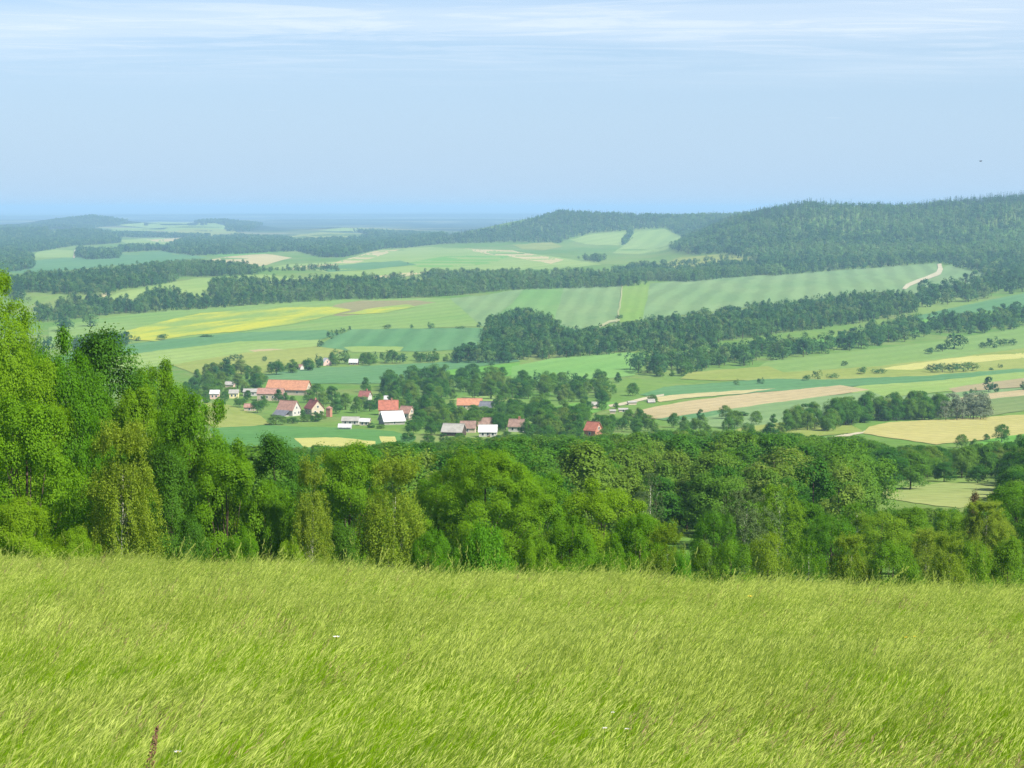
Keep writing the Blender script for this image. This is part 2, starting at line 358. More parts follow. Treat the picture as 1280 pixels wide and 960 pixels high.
def drape(name, poly, mat, step=5.0, lift=None):
    p = []; n = len(poly)
    for i in range(n):
        (x0, y0), (x1, y1) = poly[i], poly[(i + 1) % n]; k = max(1, int(math.hypot(x1 - x0, (y1 - y0) * 1.5) / 4))
        for t in range(k): p.append((x0 + (x1 - x0) * t / k, y0 + (y1 - y0) * t / k))
    p = np.array(p); m = len(p)
    jit = np.stack([vnoise(p[:, 0] / 9, p[:, 1] / 5) - .5, vnoise(p[:, 0] / 9 + 31, p[:, 1] / 5 + 7) - .5], 1) * np.array([2.2, 0.9]); p = p + jit
    gx, gy = np.meshgrid(np.arange(p[:, 0].min(), p[:, 0].max(), step), np.arange(p[:, 1].min(), p[:, 1].max(), step * 0.5))
    gx = gx.ravel(); gy = gy.ravel(); k = inside(p, gx, gy); g = np.stack([gx[k], gy[k]], 1)
    pts = np.concatenate([p, g]) if len(g) else p
    r = delaunay_2d_cdt([Vector((a, b)) for a, b in pts], [], [list(range(m))], 1, 1e-4)
    vo = np.array([(q.x, q.y) for q in r[0]]); fo = [f for f in r[2]]
    X, Y, Z = raycast(vo[:, 0], vo[:, 1])
    _zlev[0] += 1
    Z = Z + (0.06 + 0.004 * _zlev[0] if lift is None else lift) * np.clip(Y / 1200, 0.25, 3)
    T = [f[::-1] for f in fo]
    me = bpy.data.meshes.new(name); me.from_pydata(np.stack([X, Y, Z], 1).tolist(), [], T); me.materials.append(mat)
    me.polygons.foreach_set('use_smooth', [True] * len(T)); me.update()
    if len(T) and np.mean([pl.normal.z for pl in me.polygons]) < 0: me.flip_normals()
    return tag(link(name, me), kind='structure')
TEAL = ((0.068, 0.160, 0.060), (0.094, 0.188, 0.074)); GREEN = ((0.080, 0.215, 0.030), (0.125, 0.250, 0.045)); PALE = ((0.155, 0.240, 0.058), (0.200, 0.270, 0.078))
OLIVE = ((0.155, 0.205, 0.042), (0.215, 0.240, 0.065)); TAN = ((0.30, 0.28, 0.13), (0.38, 0.33, 0.17)); SOIL = ((0.265, 0.225, 0.115), (0.33, 0.275, 0.15))
GREY = ((0.115, 0.192, 0.074), (0.150, 0.222, 0.088)); BRIGHT = ((0.11, 0.23, 0.055), (0.14, 0.26, 0.065)); STRAW = ((0.29, 0.30, 0.085), (0.36, 0.345, 0.12))
FIELDS = [
 # far country
 ('crop_field', [(40, 326), (100, 320), (150, 317), (205, 314), (260, 322), (200, 328), (130, 333), (60, 340), (0, 345), (0, 338)], TEAL, ((60, 335), (200, 318)), 40, .1),
 ('crop_field', [(40, 322), (46, 315), (70, 312), (93, 313), (92, 322)], PALE, ((40, 322), (92, 320)), 30, .1),
 ('fallow_field', [(252, 326), (300, 319), (330, 317), (365, 322), (325, 333), (290, 334)], TAN, ((260, 326), (340, 320)), 40, .08),
 ('pasture', [(110, 286), (150, 281), (200, 277), (270, 279), (283, 283), (275, 293), (210, 293), (150, 290)], PALE, ((110, 285), (280, 282)), 60, .1),
 ('pasture', [(150, 300), (200, 297), (235, 302), (200, 307), (160, 306)], PALE, ((150, 300), (235, 300)), 60, .1),
 ('pasture', [(355, 296), (400, 290), (478, 293), (440, 299), (375, 302)], OLIVE, ((355, 296), (478, 293)), 60, .1),
 ('crop_field', [(326, 336), (360, 331), (420, 327), (480, 312), (540, 309), (640, 314), (700, 322), (752, 331), (700, 336), (600, 339), (510, 343), (460, 348), (390, 338)], PALE, ((330, 336), (640, 316)), 45, .12),
 ('crop_field', [(500, 330), (560, 320), (640, 320), (610, 330), (540, 336)], GREEN, ((500, 330), (640, 320)), 45, .1),
 ('fallow_field', [(345, 336), (420, 328), (468, 314), (500, 312), (450, 328), (380, 337)], TAN, ((345, 336), (490, 314)), 40, .08),
 ('fallow_field', [(580, 311), (640, 313), (705, 325), (690, 330), (650, 323), (610, 318)], TAN, ((580, 311), (705, 325)), 40, .08),
 ('fallow_field', [(450, 347), (500, 342), (545, 338), (520, 343), (480, 350)], TAN, ((450, 347), (545, 338)), 40, .08),
 ('pasture', [(640, 306), (690, 303), (703, 308), (680, 313), (650, 311)], OLIVE, ((640, 306), (703, 308)), 40, .1),
 ('pasture', [(712, 300), (740, 293), (790, 289), (786, 300), (776, 307), (735, 306)], PALE, ((720, 303), (788, 290)), 45, .14),
 ('pasture', [(790, 291), (830, 286), (852, 296), (832, 313), (800, 318), (766, 317), (785, 303)], PALE, ((770, 316), (835, 288)), 45, .16),
 ('pasture', [(822, 332), (850, 322), (900, 318), (945, 322), (915, 334), (840, 341)], OLIVE, ((825, 332), (940, 322)), 45, .1),
 ('crop_field', [(120, 378), (150, 366), (200, 356), (240, 349), (330, 343), (395, 351), (345, 356), (240, 372), (185, 379), (130, 381)], PALE, ((130, 376), (300, 352)), 40, .1),
 ('pasture', [(350, 352), (390, 349), (397, 358), (368, 361)], STRAW, ((350, 352), (395, 355)), 40, .1),
 ('fallow_field', [(120, 371), (130, 365), (136, 368), (126, 374)], TAN, ((120, 371), (136, 368)), 40, .1),
 ('pasture', [(395, 288), (430, 285), (475, 286), (500, 288), (450, 290)], PALE, ((395, 288), (500, 288)), 60, .1),
 ('pasture', [(205, 290), (240, 286), (290, 287), (300, 292), (260, 295), (215, 294)], OLIVE, ((205, 290), (300, 290)), 60, .1),
 ('crop_field', [(250, 318), (300, 312), (360, 314), (325, 318), (280, 321)], GREEN, ((250, 318), (360, 314)), 40, .1),
 ('pasture', [(0, 349), (30, 345), (60, 341), (40, 350), (10, 355)], PALE, ((0, 350), (60, 342)), 40, .1),
 ('fallow_field', [(182, 300), (230, 297), (236, 300), (200, 303)], TAN, ((182, 300), (236, 299)), 40, .1),
 ('crop_field', [(395, 335), (440, 330), (500, 326), (520, 331), (450, 338), (410, 340)], TEAL, ((395, 336), (510, 328)), 40, .1),
 # the rape field hill and the striped slope
 ('crop_field', [(60, 430), (60, 410), (120, 399), (200, 389), (340, 379), (445, 373), (562, 373), (602, 408), (520, 411), (440, 412), (400, 414), (240, 429), (160, 424), (100, 430)], ((0.115, 0.210, 0.048), (0.160, 0.235, 0.065)), ((150, 415), (500, 378)), 26, .14),
 ('olive_crop_field', [(395, 392), (420, 381), (450, 376), (520, 376), (545, 378), (500, 386), (430, 396)], ((0.165, 0.165, 0.075), (0.20, 0.185, 0.085)), ((395, 392), (545, 378)), 22, .1),
 ('crop_field', [(562, 373), (600, 370), (655, 361), (641, 378), (606, 408), (601, 408)], GREY, ((606, 406), (650, 364)), 20, .2),
 ('crop_field', [(655, 361), (706, 357), (693, 404), (640, 396), (612, 404), (641, 378)], ((0.10, 0.205, 0.055), (0.13, 0.225, 0.07)), ((660, 400), (690, 360)), 24, .16),
 ('crop_field', [(706, 357), (779, 356), (769, 404), (720, 412), (692, 404)], GREY, ((725, 404), (745, 360)), 20, .22),
 ('grassy_strip', [(779, 356), (813, 355), (803, 400), (769, 404)], ((0.12, 0.215, 0.035), (0.15, 0.23, 0.05)), ((785, 400), (796, 358)), 12, .12),
 ('crop_field', [(813, 355), (860, 350), (1000, 342), (1100, 334), (1172, 329), (1178, 336), (1130, 362), (1125, 372), (1050, 376), (960, 381), (890, 390), (803, 400)], GREY, ((850, 392), (900, 349)), 30, .3),
 ('crop_field', [(1178, 336), (1185, 332), (1232, 343), (1240, 358), (1150, 375), (1125, 372), (1130, 362)], GREY, ((1140, 370), (1200, 340)), 30, .2),
 ('crop_field', [(740, 416), (770, 405), (830, 399), (900, 391), (960, 382), (1010, 380), (1010, 390), (900, 404), (850, 410), (770, 420)], ((0.13, 0.195, 0.10), (0.155, 0.215, 0.115)), ((770, 415), (950, 388)), 20, .12),
 ('crop_field', [(612, 404), (640, 396), (693, 404), (720, 412), (740, 416), (700, 424), (640, 420)], TEAL, ((640, 400), (720, 412)), 20, .1),
 # below the ridge: left
 ('crop_field', [(50, 452), (100, 438), (180, 428), (300, 416), (405, 413), (425, 418), (400, 425), (300, 427), (200, 438), (100, 454)], TEAL, ((100, 446), (300, 421)), 24, .1),
 ('crop_field', [(100, 454), (200, 438), (300, 427), (402, 425), (396, 433), (310, 441), (215, 456), (140, 466)], PALE, ((140, 458), (350, 432)), 18, .14),
 ('fallow_field', [(310, 438), (340, 436), (370, 438), (372, 442), (330, 443)], SOIL, ((310, 440), (370, 440)), 14, .08),
 ('crop_field', [(396, 433), (420, 420), (440, 412), (520, 411), (606, 410), (622, 425), (592, 437), (510, 440), (430, 438)], TEAL, ((470, 438), (500, 412)), 22, .26),
 ('grassy_strip', [(430, 434), (470, 433), (505, 434), (500, 440), (440, 441)], PALE, ((430, 437), (505, 437)), 10, .1),
 ('pasture', [(215, 456), (310, 441), (396, 433), (430, 438), (400, 452), (330, 466), (250, 470)], OLIVE, ((230, 458), (390, 440)), 20, .08),
 ('crop_field', [(320, 473), (345, 466), (400, 460), (520, 455), (642, 447), (650, 452), (560, 463), (525, 472), (480, 480), (400, 480), (340, 478)], TEAL, ((340, 474), (600, 454)), 16, .14),
 ('meadow_strip', [(560, 463), (650, 453), (642, 470), (600, 474), (530, 474)], GREEN, ((560, 466), (640, 458)), 16, .1),
 ('pasture', [(560, 500), (590, 495), (620, 494), (650, 500), (600, 504)], PALE, ((560, 500), (640, 498)), 12, .08),
 ('crop_field', [(640, 474), (640, 458), (700, 447), (760, 442), (806, 441), (806, 456), (792, 470), (700, 480)], BRIGHT, ((650, 472), (790, 446)), 22, .08),
 ('crop_field', [(680, 512), (720, 504), (770, 503), (760, 512), (720, 522), (690, 524)], GREEN, ((690, 514), (760, 506)), 12, .1),
 # village front
 ('pasture', [(235, 502), (285, 506), (325, 520), (340, 531), (270, 536), (240, 520)], OLIVE, ((250, 512), (330, 525)), 10, .06),
 ('crop_field', [(262, 536), (330, 532), (420, 535), (490, 539), (520, 548), (505, 566), (430, 566), (340, 566), (275, 560)], ((0.062, 0.160, 0.040), (0.082, 0.185, 0.050)), ((280, 550), (480, 548)), 14, .08),
 ('grassy_strip', [(368, 548), (420, 547), (470, 552), (470, 560), (400, 558), (380, 560)], STRAW, ((368, 552), (470, 555)), 10, .06),
 ('fallow_field', [(474, 546), (494, 546), (498, 560), (482, 562)], STRAW, ((474, 546), (496, 556)), 10, .06),
 # right-hand country
 ('crop_field', [(1140, 397), (1200, 383), (1290, 365), (1290, 382), (1200, 394), (1140, 404)], TEAL, ((1150, 398), (1280, 373)), 20, .12),
 ('crop_field', [(930, 440), (985, 430), (1060, 420), (1110, 405), (1200, 394), (1290, 382), (1290, 398), (1180, 410), (1080, 428), (980, 444)], GREEN, ((1000, 432), (1250, 392)), 20, .12),
 ('crop_field', [(940, 464), (960, 452), (1080, 438), (1180, 426), (1290, 407), (1290, 434), (1205, 446), (1100, 458), (980, 466)], ((0.12, 0.205, 0.05), (0.155, 0.225, 0.065)), ((980, 456), (1250, 420)), 22, .12),
 ('pasture', [(850, 474), (862, 466), (960, 458), (980, 466), (1100, 458), (1205, 446), (1290, 434), (1290, 464), (1160, 470), (1030, 475), (900, 476)], OLIVE, ((880, 470), (1250, 450)), 18, .08),
 ('fallow_field', [(1095, 462), (1150, 454), (1210, 446), (1290, 441), (1290, 447), (1200, 455), (1140, 463)], STRAW, ((1100, 460), (1280, 444)), 14, .08),
 ('crop_field', [(800, 494), (830, 484), (960, 474), (1030, 475), (1160, 470), (1290, 460), (1290, 470), (1165, 477), (1060, 484), (960, 490), (840, 500)], TEAL, ((830, 494), (1250, 466)), 16, .14),
 ('crop_field', [(1050, 488), (1080, 482), (1165, 477), (1290, 464), (1290, 480), (1190, 489), (1110, 497), (1075, 494)], PALE, ((1070, 490), (1270, 470)), 14, .1),
 ('fallow_field', [(1185, 486), (1230, 479), (1290, 472), (1290, 483), (1230, 488), (1195, 491)], ((0.23, 0.20, 0.11), (0.27, 0.23, 0.12)), ((1190, 488), (1280, 476)), 12, .1),
 ('fallow_field', [(815, 498), (840, 494), (930, 488), (970, 486), (930, 492), (850, 499), (825, 503)], TAN, ((820, 500), (960, 487)), 10, .08),
 ('ploughed_field', [(785, 521), (805, 512), (850, 503), (930, 493), (1000, 487), (1050, 482), (1088, 488), (1030, 496), (945, 507), (860, 521), (820, 524)], SOIL, ((820, 518), (1060, 486)), 9, .12),
 ('crop_field', [(840, 525), (870, 519), (945, 507), (1030, 496), (1088, 490), (1110, 497), (1195, 491), (1290, 484), (1290, 495), (1110, 512), (1040, 522), (930, 534), (860, 535)], GREY, ((860, 528), (1080, 497)), 14, .12),
 ('crop_field', [(820, 524), (860, 519), (900, 513), (920, 514), (880, 522), (840, 527)], TEAL, ((820, 524), (920, 514)), 10, .1),
 ('ploughed_field', [(1190, 500), (1230, 493), (1290, 486), (1290, 494), (1240, 499), (1205, 504)], SOIL, ((1195, 502), (1280, 490)), 9, .1),
 ('crop_field', [(1205, 504), (1290, 494), (1290, 512), (1240, 520), (1225, 512)], ((0.11, 0.17, 0.055), (0.15, 0.19, 0.07)), ((1215, 508), (1285, 500)), 12, .1),
 ('pasture', [(900, 545), (930, 534), (1040, 522), (1060, 530), (1080, 540), (1000, 548)], OLIVE, ((920, 540), (1050, 530)), 12, .06),
 ('stubble_field', [(1078, 542), (1086, 534), (1112, 528), (1200, 524), (1290, 518), (1290, 541), (1235, 550), (1170, 556), (1115, 548)], ((0.27, 0.26, 0.085), (0.33, 0.30, 0.115)), ((1090, 540), (1280, 528)), 8, .12),
 ('crop_field', [(1200, 562), (1235, 550), (1290, 541), (1290, 560), (1240, 566)], GREEN, ((1210, 558), (1285, 548)), 8, .1),
 ('clearing', [(1080, 618), (1110, 612), (1180, 604), (1250, 606), (1245, 618), (1200, 636), (1150, 630), (1100, 622)], ((0.17, 0.225, 0.07), (0.23, 0.255, 0.09)), ((1090, 616), (1240, 610)), 5, .12),
]
_mc = {}
for i, (nm, poly, (c1, c2), (p0, p1), per, st) in enumerate(FIELDS):
    drape(nm, poly, crop_mat('%s_soil' % nm, c1, c2, world_angle(p0, p1), per, st))
YEL = crop_mat('rape_blossom', (0.34, 0.345, 0.030), (0.26, 0.29, 0.040), world_angle((190, 424), (415, 388)), 9, .1, 0.5, c3=(0.150, 0.235, 0.055))
drape('rape_field', [(152, 424), (158, 414), (205, 402), (250, 392), (300, 389), (355, 385), (415, 384), (440, 388), (410, 396), (360, 407), (300, 415), (240, 419), (195, 427)], YEL)
drape('rape_field', [(425, 394), (470, 385), (510, 381), (520, 384), (480, 392)], YEL)
TRACK = plain('pale_gravel', (0.36, 0.33, 0.22), 1.0, 0.0, 0.1, 0.05)
drape('dirt_track', [(1128, 362), (1133, 356), (1146, 350), (1160, 346), (1170, 341), (1172, 336), (1171, 331), (1176, 330), (1179, 337), (1175, 344), (1162, 349.5), (1148, 354), (1137, 359), (1132, 363)], TRACK, 3, 0.5)
drape('dirt_track', [(90.5, 323), (93, 313), (95, 313), (93.5, 323)], TRACK, 3, 0.5)
drape('dirt_track', [(769.5, 404), (774, 382), (777.6, 357), (779, 357), (776, 382), (771.5, 404)], plain('worn_track', (0.24, 0.26, 0.12), 1.0, 0, .1, .1), 3, 0.5)
drape('grassy_strip', [(742, 411), (760, 402), (776, 400), (775, 402), (762, 404.5), (745, 413)], plain('dry_verge', (0.27, 0.28, 0.15), 1.0, 0, .1, .1), 3, 0.5)
drape('dirt_track', [(760, 507), (785, 502), (810, 496), (830, 493), (830, 495), (812, 499), (787, 505), (763, 509.5)], TRACK, 3, 0.3)
drape('dirt_track', [(1040, 546), (1075, 540), (1100, 534), (1100, 536), (1078, 542), (1045, 549)], TRACK, 3, 0.3)
for q in ([(270, 471), (276, 470), (276, 473), (270, 474)],): pass
# ------------------------------------------------------------------ haze
def haze():
    b = MB(); b.box(-72000, -400, float(ZZ.min()) - 1.0, 72000, 64000, 39.0)
    m = bpy.data.materials.new('haze'); m.use_nodes = True; t = m.node_tree; t.nodes.clear()
    o = t.nodes.new('ShaderNodeOutputMaterial'); v = t.nodes.new('ShaderNodeVolumePrincipled')
    v.inputs['Density'].default_value = HAZE_DENSITY; v.inputs['Color'].default_value = HAZE_COLOR; v.inputs['Anisotropy'].default_value = 0.0
    t.links.new(v.outputs[0], o.inputs['Volume']); m.cycles.volume_sampling = 'DISTANCE'
    ob = link('haze', b.mesh('haze', [m])); tag(ob, kind='stuff', label='thin blue summer haze lying over the valley', cat='haze')
haze()
# ------------------------------------------------------------------ leaves and crowns
def nrm(a): return a / np.maximum(np.linalg.norm(a, axis=-1, keepdims=True), 1e-9)
def leaf_quads(P, N, L, W, rng, fold=0.25, axis=None):
    n = len(P); r = rng.normal(size=(n, 3)) if axis is None else axis
    a = nrm(r - N * np.sum(r * N, 1, keepdims=True)); s = np.cross(N, a)
    L = np.broadcast_to(L, n)[:, None] * 0.5; W = np.broadcast_to(W, n)[:, None] * 0.5
    V = np.stack([P - a * L, P + s * W + N * fold * W, P + a * L, P - s * W + N * fold * W], 1).reshape(-1, 3)
    return V, np.arange(4 * n).reshape(n, 4)
def shape_of(kind, t):
    if kind == 'round': return np.sin(np.pi * np.clip(0.10 + 0.86 * t, 0, 1)) ** 0.62
    if kind == 'ovate': return np.where(t < 0.35, 0.62 + 0.38 * np.sin(t / 0.35 * np.pi / 2), np.cos((t - 0.35) / 0.65 * np.pi / 2 * 0.93) ** 0.8)
    if kind == 'cone': return (1 - t) ** 0.75 * 0.95 + 0.06
    if kind == 'column': return 0.55 + 0.45 * np.sin(np.pi * np.clip(0.15 + 0.8 * t, 0, 1))
    return np.where(t < 0.5, 0.8 + 0.2 * t / 0.5, np.sqrt(np.maximum(1 - ((t - 0.5) / 0.52) ** 2, 0.02)))   # dome
def crown_pts(rng, H, W, z0, kind, lobes, sprays, leaves, rl=(0.14, 0.22), spray_r=0.33, inner=0.5, rough=0.27, outl=0.0, bodyw=0.5):
    t = rng.random(lobes) ** 0.85; ang = rng.random(lobes) * 2 * np.pi + np.arange(lobes) * 2.4
    irregular = 0.82 + 0.3 * vnoise(np.cos(ang) * 1.7 + 50 + rng.random() * 90, t * 3.1 + np.sin(ang) * 1.7)
    R = W / 2 * shape_of(kind, t) * irregular
    rad = R * (inner + (1 - inner) * np.sqrt(rng.random(lobes))) * 0.86
    r = rng.uniform(rl[0], rl[1], lobes) * W * (0.75 + 0.45 * (1 - t))
    zc = z0 + r * 0.6 + t * (H - z0 - r * 1.15)
    if outl > 0:                                            # some small lobes stick out of the outline
        k = rng.random(lobes) < outl; rad = np.where(k, R * rng.uniform(0.85, 1.10, lobes), rad); r = np.where(k, r * rng.uniform(0.45, 0.7, lobes), r)
        top = k & (t > 0.8); zc = np.where(top, zc + rng.uniform(0, 0.05, lobes) * H, zc)
    C = np.stack([np.cos(ang) * rad, np.sin(ang) * rad, zc], 1)
    d = rng.normal(size=(lobes, sprays, 3)); d[..., 2] += 0.35
    out = np.zeros((lobes, 1, 3)); out[:, 0, :2] = C[:, :2] / (W / 2) ; d = nrm(nrm(d) + out * 0.55)
    S = C[:, None] + d * r[:, None, None] * rng.uniform(0.72, 1.08, (lobes, sprays, 1)) * np.array([1, 1, 0.8])
    e = rng.normal(size=(lobes, sprays, leaves, 3)) * spray_r; e -= d[:, :, None] * np.sum(e * d[:, :, None], -1, keepdims=True) * 0.55
    P = S[:, :, None] + e
    body = nrm((P - np.array([0, 0, z0 + (H - z0) * 0.42])) / np.array([W / 2, W / 2, (H - z0) / 2]))
    N = nrm(d[:, :, None] * 0.75 + body * bodyw + np.array([0.0, 0.0, 0.40]) + rng.normal(size=P.shape) * rough)
    return P.reshape(-1, 3), N.reshape(-1, 3), C, r
def limb_mesh(name, rng, H, C, r_base, trunk_top, mat, lean=0.0, n=7, most=24, up=None):
    b = MB(); k = 6
    sp = [(lean * (i / k) ** 2 * H + rng.normal() * 0.05 * (i > 0), rng.normal() * 0.05 * (i > 0), -0.5 + (trunk_top + 0.5) * i / k) for i in range(k + 1)]
    b.tube(sp, [r_base * (1.25 if i == 0 else 1 - 0.75 * i / k) for i in range(k + 1)], n)
    for q in C[:most]:
        z0 = max(0.8, min(q[2] * (up or rng.uniform(0.35, 0.65)), trunk_top * 0.92)); f = z0 / trunk_top
        p0 = Vector((lean * f * f * H, 0, z0)); p2 = Vector(q); pm = p0.lerp(p2, 0.5) + Vector((0, 0, -0.06 * H * rng.random() + 0.02 * H))
        rr = r_base * (0.42 - 0.25 * f) * (0.5 if up else 1)
        b.tube([p0, pm, p2], [rr, rr * 0.6, rr * 0.15], 5)
    return b.mesh(name, [mat], True)
def tree_proto(seed, H, W, z0, kind, mat, lobes, sprays, leaves, leaf, spray_r, bark='bark', rl=(0.14, 0.22), inner=0.5, r_base=None, trunk_top=None, aspect=0.62, lean=0.0, most=24):
    rng = np.random.default_rng(seed)
    P, N, C, r = crown_pts(rng, H, W, z0, kind, lobes, sprays, leaves, rl, spray_r, inner, 0.26, 0.30, 0.35)
    L = leaf * rng.uniform(0.7, 1.3, len(P)); V, Qd = leaf_quads(P, N, L, L * aspect, rng)
    crown = mesh_np('crown', V, Qd, [M[mat]])
    trunk = limb_mesh('trunk', rng, H, C, r_base or H * 0.017, trunk_top or H * 0.8, M[bark], lean, most=most)
    return dict(trunk=trunk, crown=crown, H=H, W=W)
def birch_proto(seed, H, W, z0, strands=620, leaves=105, leaf=0.105, mat='birch', droop=1.0, open_=0.0):
    rng = np.random.default_rng(seed)
    t = rng.random(strands) ** 0.9; ang = rng.random(strands) * 2 * np.pi
    R = W / 2 * np.where(t < 0.3, 0.8 + 0.67 * t, np.sqrt(np.maximum(1 - ((t - 0.3) / 0.74) ** 2, 0.01))) * rng.uniform(0.3, 1.0, strands) * (0.80 + 0.36 * vnoise(np.cos(ang) * 1.5 + seed, t * 5 + np.sin(ang) * 1.5))
    S = np.stack([np.cos(ang) * R, np.sin(ang) * R, z0 + 0.6 + t * (H - z0 - 0.6)], 1)
    ln = rng.uniform(0.5, 1.7, strands) * droop; s = rng.random((strands, leaves))
    dirx = np.stack([np.cos(ang) * 0.35 + 0.25, np.sin(ang) * 0.35, -np.ones(strands)], 1)
    top = (t > 0.9)[:, None]; dirx = np.where(top, dirx * np.array([1, 1, -0.5]), dirx)
    P = S[:, None] + dirx[:, None] * (ln[:, None] * s)[..., None] + rng.normal(size=(strands, leaves, 3)) * np.array([0.13, 0.13, 0.10])
    P = P.reshape(-1, 3); P[:, 2] = np.maximum(P[:, 2], 0.15)
    N = nrm(rng.normal(size=P.shape) * 0.8 + np.array([0.3, -0.2, 0.5]) + nrm(P - np.array([0, 0, H * 0.45])) * 0.6)
    L = leaf * rng.uniform(0.7, 1.3, len(P)); V, Qd = leaf_quads(P, N, L, L * 0.7, rng)
    crown = mesh_np('crown', V, Qd, [M[mat]])
    hi = S[S[:, 2] > H * 0.4]; trunk = limb_mesh('trunk', rng, H, hi[rng.permutation(len(hi))[:26]] * np.array([.7, .7, 1]), H * 0.0065, H * 0.86, M['birch_bark'], 0.03, most=26, up=0.72)
    return dict(trunk=trunk, crown=crown, H=H, W=W)
def joined(name, d, mats):   # one-mesh tree for the distance: leaf clumps (slot 0) + trunk (slot 1)
    V, Qd, trunk = d
    return mesh_np(name, np.concatenate([V, trunk[0]]), np.concatenate([Qd, trunk[1] + len(V)]), mats, np.concatenate([np.zeros(len(Qd), int), np.ones(len(trunk[1]), int)]))
def stem_quads(h, r, n=4):
    zs = [-1.0, h * 0.35, h]; rs = [r, r * 0.75, r * 0.2]
    V = np.array([(rr * math.cos(2 * math.pi * k / n), rr * math.sin(2 * math.pi * k / n), z) for z, rr in zip(zs, rs) for k in range(n)])
    Qd = np.array([(i * n + k, i * n + (k + 1) % n, (i + 1) * n + (k + 1) % n, (i + 1) * n + k) for i in range(2) for k in range(n)])
    return V, Qd
def far_tree(seed, H, W, kind, mat, lobes, sprays, leaves, leaf, z0=0.8, bark='bark', rl=(0.16, 0.26), spray_r=0.5, inner=0.45):
    rng = np.random.default_rng(seed); P, N, C, r = crown_pts(rng, H, W, z0, kind, lobes, sprays, leaves, rl, spray_r, inner)
    L = leaf * rng.uniform(0.65, 1.35, len(P)); V, Qd = leaf_quads(P, N, L, L * 0.75, rng, 0.3)
    return joined('tree', (V, Qd, stem_quads(H * 0.8, H * 0.02)), [M[mat], M[bark]])
def spruce(seed, H, W, tiers, per, leaf, mat='spruce'):
    rng = np.random.default_rng(seed); P = []; N = []; A = []
    for i in range(tiers):
        t = (i + rng.random() * 0.5) / tiers; z = H * 0.08 + t * H * 0.9; R = W / 2 * (1 - t) ** 0.9 * rng.uniform(0.8, 1.1) + 0.1
        for k in range(max(4, int(per * (1 - 0.7 * t)))):
            a = rng.random() * 6.283; d = np.array([math.cos(a), math.sin(a), -0.35]); rr = R * rng.uniform(0.35, 0.85)
            P.append((math.cos(a) * rr, math.sin(a) * rr, z - rr * 0.3)); A.append(d); N.append((math.cos(a) * 0.5 + rng.normal() * .2, math.sin(a) * 0.5 + rng.normal() * .2, 0.9))
    P = np.array(P); V, Qd = leaf_quads(P, nrm(np.array(N)), leaf * rng.uniform(0.7, 1.3, len(P)), leaf * 0.6, rng, -0.3, np.array(A))
    tipV, tipQ = leaf_quads(np.array([[0, 0, H * 0.96]] * 3), nrm(rng.normal(size=(3, 3)) * np.array([1, 1, 0.05])), H * 0.1, 0.35, rng, 0, np.array([[0, 0, 1.0]] * 3))
    V2 = np.concatenate([V, tipV]); Q2 = np.concatenate([Qd, tipQ + len(V)])
    return joined('spruce', (V2, Q2, stem_quads(H * 0.9, H * 0.014)), [M[mat], M['bark']])
# mid-distance trees (ca 300-900 m)
MID = [far_tree(100 + i, 13, w, k, 'forest', lo, 18, 16, 0.33, z0=0.6, spray_r=0.40) for i, (w, k, lo) in enumerate([(9.5, 'round', 34), (8.5, 'ovate', 32), (10.5, 'dome', 38), (7.5, 'ovate', 30), (9, 'round', 30), (11, 'dome', 40), (6.5, 'column', 28), (8, 'cone', 30)])]
MID_SPRUCE = [spruce(140 + i, 15, 5.5, 18, 22, 1.0) for i in range(2)]
# distant trees (1-3 km) and very distant ones
FAR = [far_tree(200 + i, 13, w, k, 'distant', 14, 9, 7, 0.80, z0=0.3, spray_r=0.55, rl=(0.18, 0.28)) for i, (w, k) in enumerate([(10, 'round'), (9, 'ovate'), (11, 'dome'), (8, 'ovate'), (10, 'dome'), (7, 'column')])]
FAR_SPRUCE = [spruce(240 + i, 17, 5.5, 11, 11, 1.7) for i in range(3)]
VFAR = [far_tree(260 + i, 13, w, k, 'distant', 8, 5, 4, 1.7, z0=0.0, spray_r=0.8, rl=(0.2, 0.3)) for i, (w, k) in enumerate([(10, 'round'), (9, 'ovate'), (11, 'dome'), (9, 'ovate')])]
VLIGHT = [far_tree(270 + i, 13, w, k, 'light', 8, 5, 4, 1.7, z0=0.0, spray_r=0.8, rl=(0.2, 0.3)) for i, (w, k) in enumerate([(10, 'round'), (11, 'dome')])]
FLIGHT = [far_tree(275 + i, 13, w, k, 'light', 14, 9, 7, 0.8, z0=0.3, spray_r=0.55, rl=(0.18, 0.28)) for i, (w, k) in enumerate([(10, 'round'), (9, 'ovate')])]
BUSHF = [far_tree(280 + i, 4, 6, 'dome', 'distant', 9, 6, 6, 0.7, z0=0.0, spray_r=0.4) for i in range(2)]
SILVER = [far_tree(290 + i, 13, 9, 'round', 'silver', 16, 8, 8, 0.7, z0=0.5) for i in range(1)]
